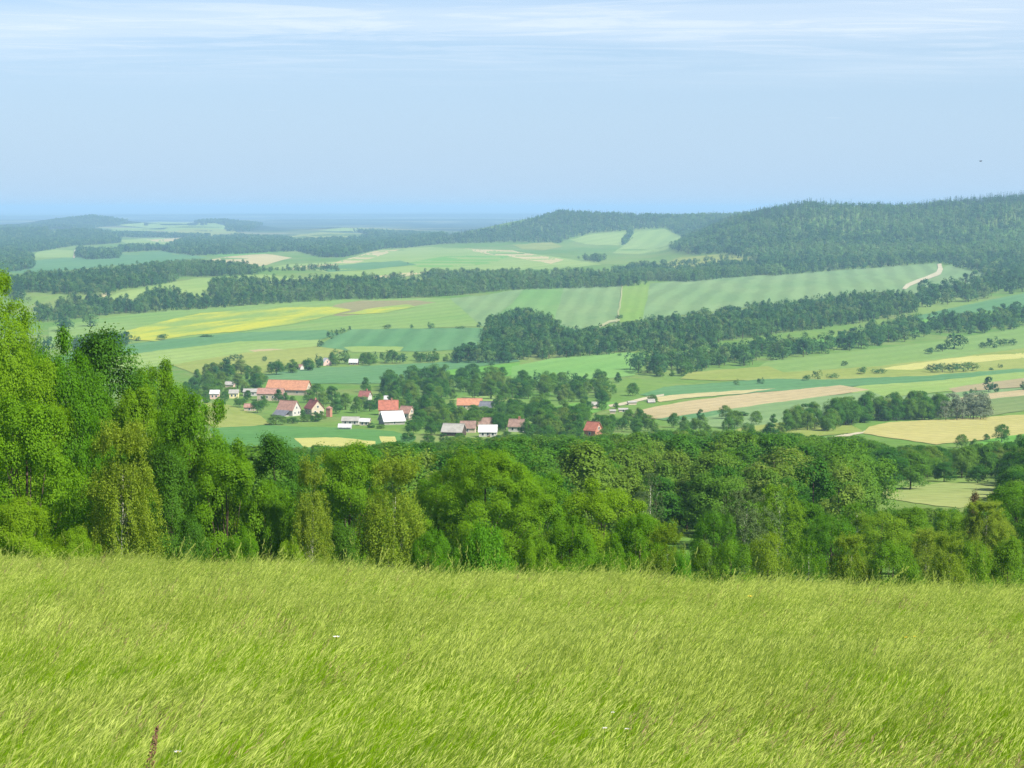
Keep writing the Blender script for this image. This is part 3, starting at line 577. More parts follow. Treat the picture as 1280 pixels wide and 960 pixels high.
# ------------------------------------------------------------------ instanced woods
def instancer(name, pts, rot, scl, idx, protos, label, cat, mats=()):
    coll = bpy.data.collections.new(name + '_forms')
    for i, me in enumerate(protos): coll.objects.link(bpy.data.objects.new('%s_form_%02d' % (name, i), me))
    me = bpy.data.meshes.new(name); me.vertices.add(len(pts)); me.vertices.foreach_set('co', np.asarray(pts, np.float32).ravel())
    for k, ty, arr in (('turn', 'FLOAT', rot), ('form', 'INT', idx)):
        at = me.attributes.new(k, ty, 'POINT'); at.data.foreach_set('value', np.asarray(arr, np.float32 if ty == 'FLOAT' else np.int32))
    at = me.attributes.new('size', 'FLOAT_VECTOR', 'POINT'); at.data.foreach_set('vector', np.asarray(scl, np.float32).ravel())
    o = link(name, me); tag(o, label, cat, kind='stuff')
    ng = bpy.data.node_groups.new(name, 'GeometryNodeTree')
    ng.interface.new_socket('Geometry', in_out='INPUT', socket_type='NodeSocketGeometry'); ng.interface.new_socket('Geometry', in_out='OUTPUT', socket_type='NodeSocketGeometry')
    N = ng.nodes.new; gi = N('NodeGroupInput'); go = N('NodeGroupOutput'); iop = N('GeometryNodeInstanceOnPoints'); ci = N('GeometryNodeCollectionInfo')
    ci.inputs['Collection'].default_value = coll; ci.inputs['Separate Children'].default_value = True; ci.inputs['Reset Children'].default_value = True
    def attr(nm, dt):
        a = N('GeometryNodeInputNamedAttribute'); a.data_type = dt; a.inputs['Name'].default_value = nm
        return next(s for s in a.outputs if s.name == 'Attribute' and s.enabled)
    cx = N('ShaderNodeCombineXYZ'); l = ng.links.new
    m2p = N('GeometryNodeMeshToPoints'); l(gi.outputs[0], m2p.inputs['Mesh'])
    l(m2p.outputs[0], iop.inputs['Points']); l(ci.outputs[0], iop.inputs['Instance']); iop.inputs['Pick Instance'].default_value = True
    l(attr('form', 'INT'), iop.inputs['Instance Index']); l(attr('turn', 'FLOAT'), cx.inputs[2])
    e2r = N('FunctionNodeEulerToRotation'); l(cx.outputs[0], e2r.inputs[0]); l(e2r.outputs[0], iop.inputs['Rotation'])
    l(attr('size', 'FLOAT_VECTOR'), iop.inputs['Scale']); l(iop.outputs[0], go.inputs[0])
    md = o.modifiers.new('instances', 'NODES'); md.node_group = ng
    return o
def candidates(y0, y1, sp, seed, amax=0.30):
    rng = np.random.default_rng(seed)
    ny = int((y1 - y0) / sp); nx = int(2 * amax * y1 / sp); gy, gx = np.mgrid[0:ny, 0:nx]
    X = (gx - nx / 2 + 0.5 * (gy % 2) + rng.uniform(-.36, .36, gx.shape)) * sp; Y = y0 + (gy + rng.uniform(-.36, .36, gx.shape)) * sp
    X = X.ravel(); Y = Y.ravel(); k = np.abs(X) < amax * Y
    X = X[k]; Y = Y[k]; Z = terrain(X, Y); u, v = project(X, Y, Z)
    return np.stack([X, Y, Z], 1), u, v
def wood_points(polys, cand, h=0.0):
    P, u, v = cand; k = np.zeros(len(P), bool); vt = v - 0.62 * h * F / P[:, 1]
    for p in polys: k |= inside(p, u, v) & inside(p, u, vt)
    return k
# ------------------------------------------------------------------ woods and belts
def trees_stuff(name, label, cat, P, rng, hmean, protos, weights, hvar=0.25, light=None):
    n = len(P); h = hmean * rng.uniform(1 - hvar, 1 + hvar, n) / 13.0; w = h * rng.uniform(0.72, 1.0, n)
    P = P.copy(); P[:, 2] -= 0.2
    h = np.minimum(h, 18 / 13.0); pick = rng.choice(len(protos), n, p=np.array(weights) / sum(weights)); h = np.minimum(h * (0.8 + 0.4 * vnoise(P[:, 0] / 60 + 7, P[:, 1] / 60)), 18 / 13.0)
    if light:
        f = fbm(P[:, 0] / 260 + 13, P[:, 1] / 260, 3); k = rng.random(n) < 0.85 * sstep(0.46, 0.60, f) + 0.06
        pick = np.where(k, len(protos) + rng.integers(0, len(light), n), pick); protos = protos + light
    return instancer(name, P, rng.random(n) * 6.283, np.stack([w, w, h], 1), pick, protos, label, cat)
W_HILL_R = [[(852, 306), (862, 290), (905, 276), (960, 268), (1010, 258), (1100, 262), (1320, 246), (1320, 356), (1240, 346), (1225, 341), (1180, 331), (1165, 330), (1100, 335), (960, 346), (940, 324), (900, 318), (865, 319), (838, 312)]]
W_HILL_M = [[(505, 309), (560, 299), (640, 284), (700, 268), (800, 273), (900, 272), (985, 268), (905, 300), (853, 297), (831, 285), (790, 288), (740, 292), (712, 299), (700, 304), (640, 303), (560, 305)]]
W_FAR = [[(785, 291), (792, 290), (786, 304), (776, 308)],
         [(-60, 290), (20, 284), (60, 287), (60, 292), (110, 288), (150, 293), (150, 304), (90, 308), (40, 316), (0, 327), (-60, 330)],
         [(-60, 322), (0, 322), (40, 323), (42, 336), (0, 343), (-60, 345)], [(95, 322), (98, 314), (118, 316), (150, 317), (150, 323), (110, 325)],
         [(30, 284), (70, 276), (115, 271), (160, 277), (150, 282), (112, 286), (60, 285)], [(236, 278), (275, 276), (330, 281), (310, 290), (284, 290), (282, 280)],
         [(150, 312), (200, 311), (205, 313), (150, 316)], [(140, 292), (210, 294), (262, 296), (262, 299), (200, 297), (140, 297)],
         [(228, 302), (300, 296), (350, 299), (372, 303), (440, 300), (480, 294), (520, 296), (560, 304), (510, 310), (480, 311), (430, 322), (400, 322), (370, 314), (300, 318), (240, 320), (200, 314)],
         [(440, 289), (500, 291), (560, 296), (520, 302), (470, 297)]]
W_BELTS = [[(320, 354), (440, 350), (482, 346), (560, 341), (640, 342), (760, 341), (800, 329), (824, 326), (842, 338), (900, 329), (960, 329), (1000, 340), (860, 353), (760, 360), (640, 363), (555, 371), (470, 375), (430, 375), (334, 381), (310, 376)],
           [(40, 402), (50, 381), (125, 371), (160, 377), (195, 362), (250, 367), (272, 350), (330, 350), (334, 381), (225, 389), (125, 395), (70, 403)],
           [(10, 350), (57, 340), (137, 337), (225, 329), (282, 331), (330, 335), (320, 343), (245, 347), (205, 355), (150, 363), (120, 374), (60, 382), (15, 376)],
           [(640, 313), (660, 314), (690, 312), (706, 307), (735, 307), (765, 317), (768, 321), (748, 328), (705, 322)],
           [(300, 345), (380, 348), (398, 350), (350, 352), (300, 352)]]
W_WOOD = [[(604, 420), (612, 400), (640, 390), (660, 390), (697, 403), (715, 412), (740, 410), (780, 405), (815, 400), (852, 397), (902, 390), (960, 379), (1010, 376), (1060, 371), (1110, 369), (1138, 369), (1152, 390), (1080, 404), (1022, 412), (960, 420), (915, 427), (852, 437), (800, 439), (740, 446), (640, 452), (610, 448)]]
W_HEDGE = [[(788, 472), (792, 455), (806, 440), (840, 438), (862, 434), (900, 430), (960, 428), (1000, 427), (1022, 428), (1072, 414), (1110, 402), (1155, 398), (1210, 395), (1280, 383), (1320, 378), (1320, 404), (1235, 417), (1172, 419), (1122, 429), (1072, 437), (1022, 444), (972, 452), (930, 458), (880, 464), (862, 470), (800, 474)]]
W_RIDGE = [[(1130, 364), (1170, 360), (1210, 354), (1250, 340), (1300, 326), (1320, 362), (1280, 367), (1250, 369), (1205, 379), (1150, 385)]]
W_STRIP = [[(870, 391), (900, 388), (960, 381), (960, 383), (900, 390), (872, 393)], [(1000, 380), (1050, 377), (1120, 372), (1120, 376), (1010, 383)]]
W_LEFT = [[(95, 440), (110, 434), (160, 428), (162, 433), (110, 442)]]
W_LOW = [[(562, 450), (600, 446), (640, 450), (640, 454), (560, 455)]]
r1 = np.random.default_rng(31)
cA = candidates(3000, 8200, 13.5, 41); cB = candidates(6500, 12500, 19, 42, 0.28); cC = candidates(1250, 4200, 9.5, 43)
def ylim(c, a, b): return (c[0][:, 1] >= a) & (c[0][:, 1] < b)
kR = wood_points(W_HILL_R, cA) & ylim(cA, 3000, 5600)
zr = sstep(-75, -15, cA[0][:, 2]) * 0.75 + 0.08; con = r1.random(len(zr)) < zr * (0.4 + 1.2 * vnoise(cA[0][:, 0] / 160, cA[0][:, 1] / 160))
FARSET = FAR_SPRUCE + VFAR
trees_stuff('hillside_forest', 'dark mixed forest covering the high hill under the skyline', 'forest', cA[0][kR & ~con], r1, 15, VFAR + FAR[:2], [1, 1, 1, 1, .5, .5], 0.4, VLIGHT)
trees_stuff('spruce_forest', 'spiky dark spruces along the crest of the forested hill', 'forest', cA[0][kR & con], r1, 13, FAR_SPRUCE + VFAR[:2], [1, 1, 1, .5, .5], 0.45)
kM = wood_points(W_HILL_M, cA) & ylim(cA, 4800, 7400)
trees_stuff('ridge_forest', 'bluish forest on the lower middle hill below the horizon', 'forest', cA[0][kM], r1, 15, VFAR + FAR_SPRUCE, [1, 1, 1, 1, .8, .8, .8], 0.35, VLIGHT)
kF = wood_points(W_FAR, cB); kF2 = wood_points(W_FAR, cA) & ylim(cA, 3000, 6500)
trees_stuff('far_woodland', 'hazy blue woods scattered over the farthest hills', 'woodland', np.concatenate([cB[0][kF], cA[0][kF2]]), r1, 15, VFAR, [1, 1, 1, 1])
kB = wood_points(W_BELTS, cC, 12)
gapn = 0.6 * vnoise(cC[0][:, 0] / 70, cC[0][:, 1] / 70) + 0.4 * vnoise(cC[0][:, 0] / 130 + 3, cC[0][:, 1] / 190)
trees_stuff('tree_belt', 'dense belts of dark trees behind the yellow rape field', 'woodland', cC[0][kB & (gapn > 0.36)], r1, 12, FAR, [1, 1, 1, 1, 1, .5], 0.4, FLIGHT)
kW = wood_points(W_WOOD, cC, 14)
trees_stuff('valley_wood', 'long dark wood running up from the valley to the ridge', 'woodland', cC[0][kW], r1, 12.5, FAR, [1, 1, 1, 1, 1, .5], 0.32, FLIGHT)
# thin scatter of scrub and small trees over the open country
sc_k = np.zeros(len(cC[0]), bool); dens = vnoise(cC[0][:, 0] / 240 + 9, cC[0][:, 1] / 300)
for p in ([(300, 346), (440, 352), (330, 366), (240, 372)], [(220, 330), (320, 338), (420, 336), (440, 350), (340, 344), (230, 346)], [(822, 330), (945, 320), (930, 335), (845, 343)], [(500, 316), (620, 305), (640, 312), (560, 309)]): sc_k |= inside(p, cC[1], cC[2])
sc_k &= (dens > 0.5) & (r1.random(len(dens)) < 0.25)
trees_stuff('scrub', 'loose scrub dotted over the distant pastures', 'scrub', cC[0][sc_k], r1, 8, FAR, [1] * 6, 0.4)
# ------------------------------------------------------------------ single trees: hedgerows, ridge belt, groves
def one_tree(name, me, P, h, w, rz, label, cat, group=None, H=13.0, W=9.0):
    o = link(name, me, None, P, rz); o.scale = (w / W, w / W, h / H); tag(o, label, cat, group); return o
def row_of(name, polys, cand, hm, hv, label, group, protos, seed, keep=1.0, cap=300, cat='tree', ratio=0.72, sink=0.3, hvis=0.0):
    rng = np.random.default_rng(seed); k = np.where(wood_points(polys, cand, hvis))[0]
    k = k[rng.random(len(k)) < keep]; k = rng.permutation(k)
    for i in k[:cap]:
        P = cand[0][i]; h = hm * rng.uniform(1 - hv, 1 + hv); me = protos[rng.integers(len(protos))]
        one_tree(name, me, (P[0], P[1], P[2] - sink), h, h * ratio * rng.uniform(0.85, 1.25), rng.random() * 6.28, label, cat, group)
    return P if len(k) else None
row_of('hedgerow_tree', W_HEDGE, candidates(1250, 2300, 11.0, 44), 11.5, .3, 'dark green tree in the long hedgerow climbing the slope right of the valley', 'trees of the hedgerow below the long wood', FAR, 51, 0.92, 300, hvis=9)
row_of('ridge_tree', W_RIDGE, candidates(1800, 3200, 11, 45), 17, .2, 'tree in the dark belt at the end of the white farm track', 'trees of the belt beside the white track', FAR, 52, 0.95, 120, hvis=8)
row_of('bush', W_STRIP, candidates(1900, 2600, 9, 46), 6, .3, 'low bush along the lower edge of the striped field', 'bushes under the striped hillside field', FAR, 53, 0.6, 60, cat='bush', ratio=1.1)
row_of('grove_tree', W_LEFT, candidates(1400, 2000, 8, 47), 11, .2, 'tree of the compact dark grove below the yellow field', 'trees of the grove under the rape field', FAR, 54, .9, 40)
row_of('grove_tree', W_LOW, candidates(1300, 1700, 8, 48), 11, .25, 'pale green tree at the foot of the long valley wood', 'trees at the foot of the valley wood', FAR, 55, .8, 30)
W_GROVE = [[(1030, 541), (1034, 532), (1060, 530), (1110, 524), (1165, 524), (1166, 518), (1110, 518), (1060, 524), (1035, 532)], [(1165, 524), (1165, 517), (1178, 517), (1178, 525)]]
row_of('grove_tree', [[(1030, 541), (1040, 528), (1110, 518), (1180, 516), (1180, 525), (1112, 527), (1060, 533)]], candidates(880, 1150, 8, 49), 11, .25, 'tree of the dense green grove above the straw-coloured field', 'trees of the grove above the straw-coloured field', MID, 56, .9, 60)
row_of('silver_willow', [[(1178, 526), (1178, 518), (1236, 517), (1236, 525)]], candidates(880, 1150, 8.5, 50), 11, .15, 'silvery grey willow at the end of the grove above the straw-coloured field', 'silver willows closing the grove', SILVER, 57, .9, 20)
row_of('grove_tree', [[(978, 541), (984, 532), (1022, 528), (1024, 539)]], candidates(850, 1100, 9, 58), 9, .25, 'tree of the small clump left of the green grove', 'trees of the small clump left of the grove', MID, 58, .9, 14)
# isolated trees and bushes: u, v of the foot, height px, width px, label
LONE = [
 (1193, 437, 22, 26, 'big round dark tree standing among low bushes above the tan strip', 'r'), (1178, 440, 11, 18, 'middle-sized bush leaning against the big round tree', 'd'), (1164, 443, 9, 16, 'low dark bush at the end of the clump beside the big round tree', 'd'),
 (1166, 466, 12, 16, 'clipped dark bush at the near end of the short hedge on the pasture', 'd'), (1178, 466, 13, 18, 'second bush of the short dark hedge on the pasture', 'd'), (1191, 466, 13, 18, 'middle bush of the short dark hedge on the pasture', 'd'), (1204, 465, 13, 18, 'fourth bush of the short dark hedge on the pasture', 'd'), (1215, 464, 12, 15, 'last bush of the short dark hedge on the pasture', 'd'),
 (1241, 435, 15, 14, 'tall tree in the little row near the right field edge', 'r'), (1230, 436, 9, 12, 'low bush before the tall tree of the little row', 'd'), (1254, 433, 10, 14, 'broad bush in the little row near the right edge', 'd'), (1264, 432, 9, 12, 'last bush of the little row near the right edge', 'd'),
 (1250, 460, 6, 6, 'tiny round bush alone on the tan pasture', 'r'), (1238, 463, 4, 8, 'flat small bush on the tan pasture edge', 'd'),
 (1236, 490, 20, 14, 'upright tree standing by the reddish strip', 'o'), (1245, 491, 12, 8, 'narrow small tree beside the upright tree by the reddish strip', 'o'), (1217, 494, 10, 9, 'small shrub left of the upright tree by the reddish strip', 'r'), (1206, 495, 6, 8, 'low shrub at the start of the reddish strip', 'd'), (1280, 488, 12, 12, 'dark tree cut by the right edge of the reddish strip', 'r'),
 (1022, 474, 13, 12, 'small dark tree in the scrub patch above the teal strip', 'r'), (1010, 476, 8, 14, 'low scrub at the left end of the patch above the teal strip', 'd'), (1040, 473, 7, 16, 'low flat scrub right of the small dark tree', 'd'), (1080, 468, 10, 16, 'pale scrub on the olive pasture', 'd'), (1098, 467, 7, 18, 'second pale scrub clump on the olive pasture', 'd'), (1055, 458, 8, 8, 'single thorn bush on the upper olive pasture', 'r'),
 (921, 482, 9, 7, 'little round tree on the teal strip', 'r'), (951, 480, 9, 8, 'little round tree farther along the teal strip', 'r'), (791, 495, 16, 15, 'lollipop tree beside the pale yard track', 'r'),
 (876, 525, 14, 9, 'slim tree alone below the ploughed field', 'o'), (907, 524, 17, 17, 'round tree left of the two pale trees below the pale crop', 'r'), (918, 536, 22, 24, 'broad pale tree below the pale green crop', 'r'), (945, 531, 17, 15, 'round tree with short trunk right of the broad pale tree', 'r'), (926, 520, 6, 20, 'long low bush at the tip of the pale crop', 'd'), (967, 529, 12, 9, 'small upright tree near the green clump', 'o'),
 (815, 502, 9, 13, 'bush among the pale rubble of the yard', 'd'), (818, 503, 8, 9, 'second bush among the pale rubble of the yard', 'd'),
 (688, 401, 4, 8, 'small bush where the pale track meets the slope', 'd'), (775, 399, 6, 10, 'bush at the foot of the tramline strip', 'd'), (866, 393, 5, 6, 'dot-like bush below the striped field', 'd'), (845, 391, 3, 5, 'tiny bush left along the striped field edge', 'd'),
 (486, 411, 6, 14, 'dark low bush on the edge between the two big fields', 'd'), (514, 411, 6, 6, 'small bush on the field edge near the diagonal crop', 'd'), (538, 411, 9, 10, 'taller bush on the field edge near the valley wood', 'r'), (575, 411, 4, 12, 'flat bush on the field edge near the valley wood', 'd'), (599, 410, 8, 6, 'pointed bush beside the tip of the valley wood', 'o'),
 (413, 424, 12, 8, 'dark bush at the corner of the diagonal teal field', 'r'), (421, 419, 8, 6, 'middle bush climbing from the corner of the diagonal field', 'r'), (428, 417, 8, 7, 'upper bush climbing from the corner of the diagonal field', 'r'), (437, 413, 6, 4, 'topmost small bush on the line from the field corner', 'o'), (400, 434, 10, 8, 'shrub below the corner of the diagonal field', 'r'),
 (77, 414, 17, 30, 'broad dark tree clump on the pasture edge at far left', 'd'), (113, 408, 19, 20, 'dense dark tree before the left end of the rape field', 'r'), (205, 425, 8, 18, 'dark bush clump at the foot of the yellow field', 'd'), (171, 426, 7, 8, 'brownish bush left of the clump at the yellow field', 'r'), (255, 421, 3, 24, 'long low bush under the yellow field', 'd'), (55, 442, 26, 20, 'bluish tree behind the big maple at left', 'r'),
 (270, 464, 10, 6, 'small dark tree above the pale roofs', 'o'), (283, 472, 26, 14, 'tall dark tree above the pale roofs', 'o'), (269, 477, 20, 10, 'narrow dark tree left of the tall one above the roofs', 'o'), (293, 451, 9, 12, 'dark bush on the olive slope above the roofs', 'd'), (301, 450, 8, 6, 'small round bush at the end of the slope hedge', 'r'), (331, 452, 8, 7, 'round bush alone on the olive slope', 'r'), (344, 465, 16, 15, 'round dark tree where the teal crop begins', 'r'), (367, 462, 10, 9, 'small tree right of the round tree by the teal crop', 'r'),
 (398, 460, 18, 11, 'dark tree left of the steep white roof', 'r'), (424, 455, 20, 22, 'broad dark tree between the two upper white roofs', 'r'), (466, 454, 15, 11, 'round tree right of the upper white roofs', 'r'), (481, 453, 16, 11, 'second round tree right of the upper white roofs', 'r'), (500, 454, 13, 16, 'bushy tree at the end of the upper row', 'd'), (533, 452, 14, 14, 'bushy tree in the upper row before the wood', 'r'),
 (531, 474, 16, 18, 'dark tree at the lower edge of the long teal crop', 'r'), (549, 473, 15, 16, 'twin dark tree at the lower edge of the long teal crop', 'r'), (616, 458, 7, 9, 'small dark bush on the crest of the bright meadow', 'd'), (775, 445, 4, 6, 'dot bush on the top edge of the bright meadow', 'd'),
 (656, 489, 26, 11, 'dark slender tree with tan bush at the village edge', 'o'), (671, 484, 22, 12, 'tall dark tree beside the slender one at the village edge', 'r'), (714, 480, 17, 15, 'round tree by the bright meadow corner', 'r'), (729, 478, 8, 7, 'small tree right of the round one by the bright meadow', 'r'), (748, 477, 10, 12, 'brownish tree on the lower edge of the bright meadow', 'r'), (690, 481, 10, 14, 'bush left of the round tree by the bright meadow', 'd'),
 (1226, 565, 6, 10, 'small bush below the straw-coloured field', 'd'), (1202, 560, 17, 16, 'lollipop-shaped tree before the straw-coloured field', 'r'), (1218, 562, 14, 10, 'slim tree right of the lollipop-shaped tree', 'o'), (1252, 553, 22, 20, 'broad tree against the straw-coloured field', 'r'), (1233, 551, 9, 8, 'small tree between the slim and broad trees', 'r'), (1276, 563, 20, 16, 'dark tree at the right edge below the straw field', 'r'),
 (940, 440, 5, 12, 'pale bush by the tan gap in the hedgerow', 'd'), (975, 432, 6, 8, 'bush at the foot of the long wood', 'd')]
rl_ = random.Random(5)
def lone(u, v, hp, wp, label, form):
    X, Y, Z = [float(a[0]) for a in raycast([u], [v])]; m = Y / F
    pr = {'r': (FAR[0], 10), 'd': (FAR[2], 11), 'o': (FAR[3], 8)}[form]
    if Y < 1200: pr = {'r': (MID[0], 9.5), 'd': (MID[2], 10.5), 'o': (MID[3], 7.5)}[form]
    bushy = hp <= 9
    one_tree('field_bush' if bushy else 'field_tree', pr[0], (X, Y, Z - 0.3), hp * m * 1.05, wp * m * 1.02, rl_.random() * 6.28, label, 'bush' if bushy else 'tree', 'single bushes in the fields' if bushy else 'single trees in the fields', 13, pr[1])
for t in LONE: lone(*t)
# ------------------------------------------------------------------ village houses
HM = dict(orange=plain('orange_tiles', (0.36, 0.175, 0.10), .9, .1, .18, .8), red=plain('red_tiles', (0.30, 0.11, 0.072), .9, .1, .2, .8), brick=plain('faded_tiles', (0.27, 0.155, 0.12), .9, .1, .2, .8), maroon=plain('maroon_tiles', (0.22, 0.085, 0.07), .9, .1, .2, .8),
          slate=plain('slate', (0.12, 0.125, 0.14), .8, .2, .2, .8), grey=plain('grey_sheeting', (0.27, 0.26, 0.23), .8, .2, .15, .5), white=plain('white_sheeting', (0.44, 0.44, 0.43), .8, .15, .18, .5), brown=plain('brown_tiles', (0.21, 0.14, 0.11), .9, .1, .2, .8),
          render=plain('white_render', (0.43, 0.41, 0.37), .95, .05, .06, .7), cream=plain('cream_render', (0.42, 0.35, 0.26), .95, .05, .08, .7), pink=plain('pink_render', (0.55, 0.38, 0.32), .95, .05, .08, .7), redbrick=plain('red_brick', (0.36, 0.17, 0.11), .95, .05, .15, 1.5), yellow=plain('yellow_render', (0.60, 0.52, 0.27), .95, .05, .08, .7),
          timber_and_shade=plain('dark_timber_and_shade', (0.075, 0.055, 0.045), .9, .1, .2, 2), frame=plain('white_frame', (0.70, 0.70, 0.68), .6, .2, .03, 2), glass=plain('window_glass', (0.03, 0.04, 0.05), .15, .5, .1, 1), door=plain('brown_door', (0.14, 0.08, 0.05), .7, .2, .1, 2))
HOUSE_BOXES = []; FOOT = []; HOUSE_AT = []
def gable_house(name, label, cat, u, v, L, D, hw, hr, yaw, roof, wall, wins=2, chimney=True, door=False, gable_win=True, over=0.35, box=None, open_front=False, lean=None):
    X, Y, Z = [float(a[0]) for a in raycast([u], [v])]
    L *= 0.88; D *= 0.9; hw *= 0.9; hr *= 0.9
    root = tag(empty(name, (X, Y + D / 2, Z), math.radians(yaw)), label, cat, 'village houses' if cat == 'house' else 'village outbuildings')
    m = Y / F; HOUSE_BOXES.append(box or (u - L / m / 2, v - (hw + hr) / m, u + L / m / 2, v)); FOOT.append((X, Y + D / 2, max(L, D) * 0.62)); HOUSE_AT.append((X, Y + D / 2))
    b = MB(); x, y = L / 2, D / 2
    b.add([(-x, -y, -2), (x, -y, -2), (x, y, -2), (-x, y, -2), (-x, -y, hw), (x, -y, hw), (x, y, hw), (-x, y, hw), (-x, 0, hw + hr), (x, 0, hw + hr)],
          [(0, 3, 2, 1), (0, 1, 5, 4), (2, 3, 7, 6), (1, 2, 6, 9, 5), (3, 0, 4, 8, 7), (4, 5, 9, 8), (6, 7, 8, 9)])
    link('wall', b.mesh('wall', [HM[wall]]), root)
    b = MB(); s = hr / y; xo = x + over; yo = y + over; t = 0.22
    for sg in (-1, 1):
        p = [(-xo, sg * yo, hw - over * s + 0.03), (xo, sg * yo, hw - over * s + 0.03), (xo, 0, hw + hr + 0.03), (-xo, 0, hw + hr + 0.03)]
        q = [(a, bb, c + t) for a, bb, c in p]; f = [(0, 1, 2, 3), (7, 6, 5, 4), (0, 4, 5, 1), (1, 5, 6, 2), (2, 6, 7, 3), (3, 7, 4, 0)]
        b.add(p + q, f)
    b.box(-xo, -0.14, hw + hr + 0.16, xo, 0.14, hw + hr + 0.36)
    rf = link('roof', b.mesh('roof', [HM[roof]]), root)
    if chimney:
        b = MB(); cx = x * 0.35; b.box(cx - .35, -.35, hw + hr - 1.2, cx + .35, .35, hw + hr + 1.1); b.box(cx - .43, -.43, hw + hr + 1.1, cx + .43, .43, hw + hr + 1.25)
        link('chimney', b.mesh('chimney', [HM['redbrick']]), rf)
    def window(cx, cy, cz, side, w=1.1, h=1.3):
        b = MB(); g = MB()
        if side == 'f': b.box(cx - w / 2, cy - .06, cz - h / 2, cx + w / 2, cy + .02, cz + h / 2); g.box(cx - w / 2 + .1, cy - .075, cz - h / 2 + .1, cx + w / 2 - .1, cy - .05, cz + h / 2 - .1)
        else:
            e = 1 if side == 'r' else -1
            b.box(*sorted2((cx - .02 * e, cx + .06 * e)), cy, cz, w, h) if False else b.box(min(cx - .02 * e, cx + .06 * e), cy - w / 2, cz - h / 2, max(cx - .02 * e, cx + .06 * e), cy + w / 2, cz + h / 2)
            g.box(min(cx + .05 * e, cx + .075 * e), cy - w / 2 + .1, cz - h / 2 + .1, max(cx + .05 * e, cx + .075 * e), cy + w / 2 - .1, cz + h / 2 - .1)
        f = link('window', b.mesh('window', [HM['frame']]), root); link('pane', g.mesh('pane', [HM['glass']]), f)
    for i in range(wins): window(-x + L * (i + 0.75) / (wins + 0.5), -y, hw * 0.55, 'f')
    if gable_win and hw + hr > 4:
        for e, sd in ((x, 'r'), (-x, 'l')):
            window(e, 0, hw + hr * 0.25, sd)
            if D > 6 and hw > 2.2: window(e, -D * .22, hw * 0.5, sd); window(e, D * .22, hw * 0.5, sd)
    if door:
        b = MB(); b.box(x * 0.1 - .55, -y - .05, -0.3, x * 0.1 + .55, -y + .02, 2.0); link('door', b.mesh('door', [HM['door']]), root)
    if open_front:
        b = MB(); b.box(-x + .6, -y - .04, -0.3, x - .6, -y + .03, hw - .4); link('open_front_shade', b.mesh('open_front_shade', [HM['timber_and_shade']]), root)  # dark sheet over the front wall, standing for shade inside the open barn
    if lean:
        lr, ll, lw = lean; b = MB(); z1 = hw - 0.1; z0 = hw - 2.6; yf = -y - 4.0
        b.add([(-x - .2, -y - .02, z1), (ll, -y - .02, z1), (ll, yf - .4, z0), (-x - .2, yf - .4, z0)] + [(-x - .2, -y - .02, z1 + .2), (ll, -y - .02, z1 + .2), (ll, yf - .4, z0 + .2), (-x - .2, yf - .4, z0 + .2)],
              [(0, 1, 2, 3), (7, 6, 5, 4), (0, 4, 5, 1), (1, 5, 6, 2), (2, 6, 7, 3), (3, 7, 4, 0)]); link('porch_roof', b.mesh('porch_roof', [HM[lr]]), root)
        b = MB(); b.box(-x, yf, -2.5, ll - .2, -y - .05, z0 - 0.02); link('porch_wall', b.mesh('porch_wall', [HM[lw]]), root)
    return root
G = gable_house
G('barn', 'long barn with bright orange roof at the top of the village', 'barn', 360, 494, 27, 12, 3.6, 5.2, -14, 'orange', 'cream', 3, False, over=.5)
G('barn', 'lower cream wing with faded pink roof in front of the orange barn', 'barn', 338, 501, 16, 8, 4.2, 2.9, -4, 'brick', 'cream', 4, False)
G('farmhouse', 'farmhouse with red roof, dark slate porch and white gable', 'house', 360, 520, 10.5, 8, 3.2, 4.6, -28, 'brick', 'render', 2, False, lean=('slate', 3.0, 'render'))
G('farmhouse', 'cream house showing its sunny gable and brown roof', 'house', 392, 519, 9, 7.5, 3.6, 4.2, -58, 'maroon', 'cream', 2, True)
G('shed', 'long low white shed with grey roof at the field edge', 'shed', 438, 531, 8.5, 5, 2.0, 1.6, -4, 'grey', 'render', 3, False, gable_win=False)
G('shed', 'small white shed with sandy doors beside the long low shed', 'shed', 456, 532, 5, 3.5, 2.0, 1.2, -8, 'white', 'cream', 2, False, gable_win=False)
G('glasshouse', 'low white glasshouse standing nearest the green crop', 'shed', 431, 537, 6, 3, 1.2, 1.2, -3, 'white', 'render', 0, False, gable_win=False)
G('cottage', 'dark red roofed cottage half hidden among village trees', 'house', 456, 502, 6.5, 6, 3.0, 3.0, -20, 'maroon', 'render', 2, True)
G('house', 'house with vivid red roof behind the white roofed barn', 'house', 485, 519, 10.5, 8, 3.0, 4.6, 3, 'red', 'cream', 2, True)
G('barn', 'barn with big white roof and dark framed gable', 'barn', 489, 531, 11.0, 9, 2.0, 4.2, 22, 'white', 'grey', 1, False, over=.5)
G('house', 'pink roofed house with cream gable right of the white barn', 'house', 508, 525, 6.5, 6, 3.6, 3.2, -30, 'brick', 'cream', 2, False)
G('barn', 'orange roofed barn deep among the trees', 'barn', 587, 512, 14, 8, 2.6, 3.2, -3, 'orange', 'cream', 2, False)
G('barn', 'slate roofed outbuilding touching the orange roofed barn', 'barn', 609, 514, 8, 7, 2.0, 3.0, -16, 'slate', 'grey', 1, False)
G('barn', 'grey roofed open barn at the lower village edge', 'barn', 567, 545, 9.5, 8, 1.8, 3.2, -14, 'grey', 'timber_and_shade', 0, False, gable_win=False, open_front=True)
G('cottage', 'brown roofed cottage behind the grey open barn', 'house', 585, 541, 7, 6, 2.2, 2.8, -5, 'brown', 'cream', 1, False)
G('house', 'white walled house under a white metal roof', 'house', 610, 546, 8, 6, 2.2, 2.6, -2, 'white', 'render', 3, False, door=True)
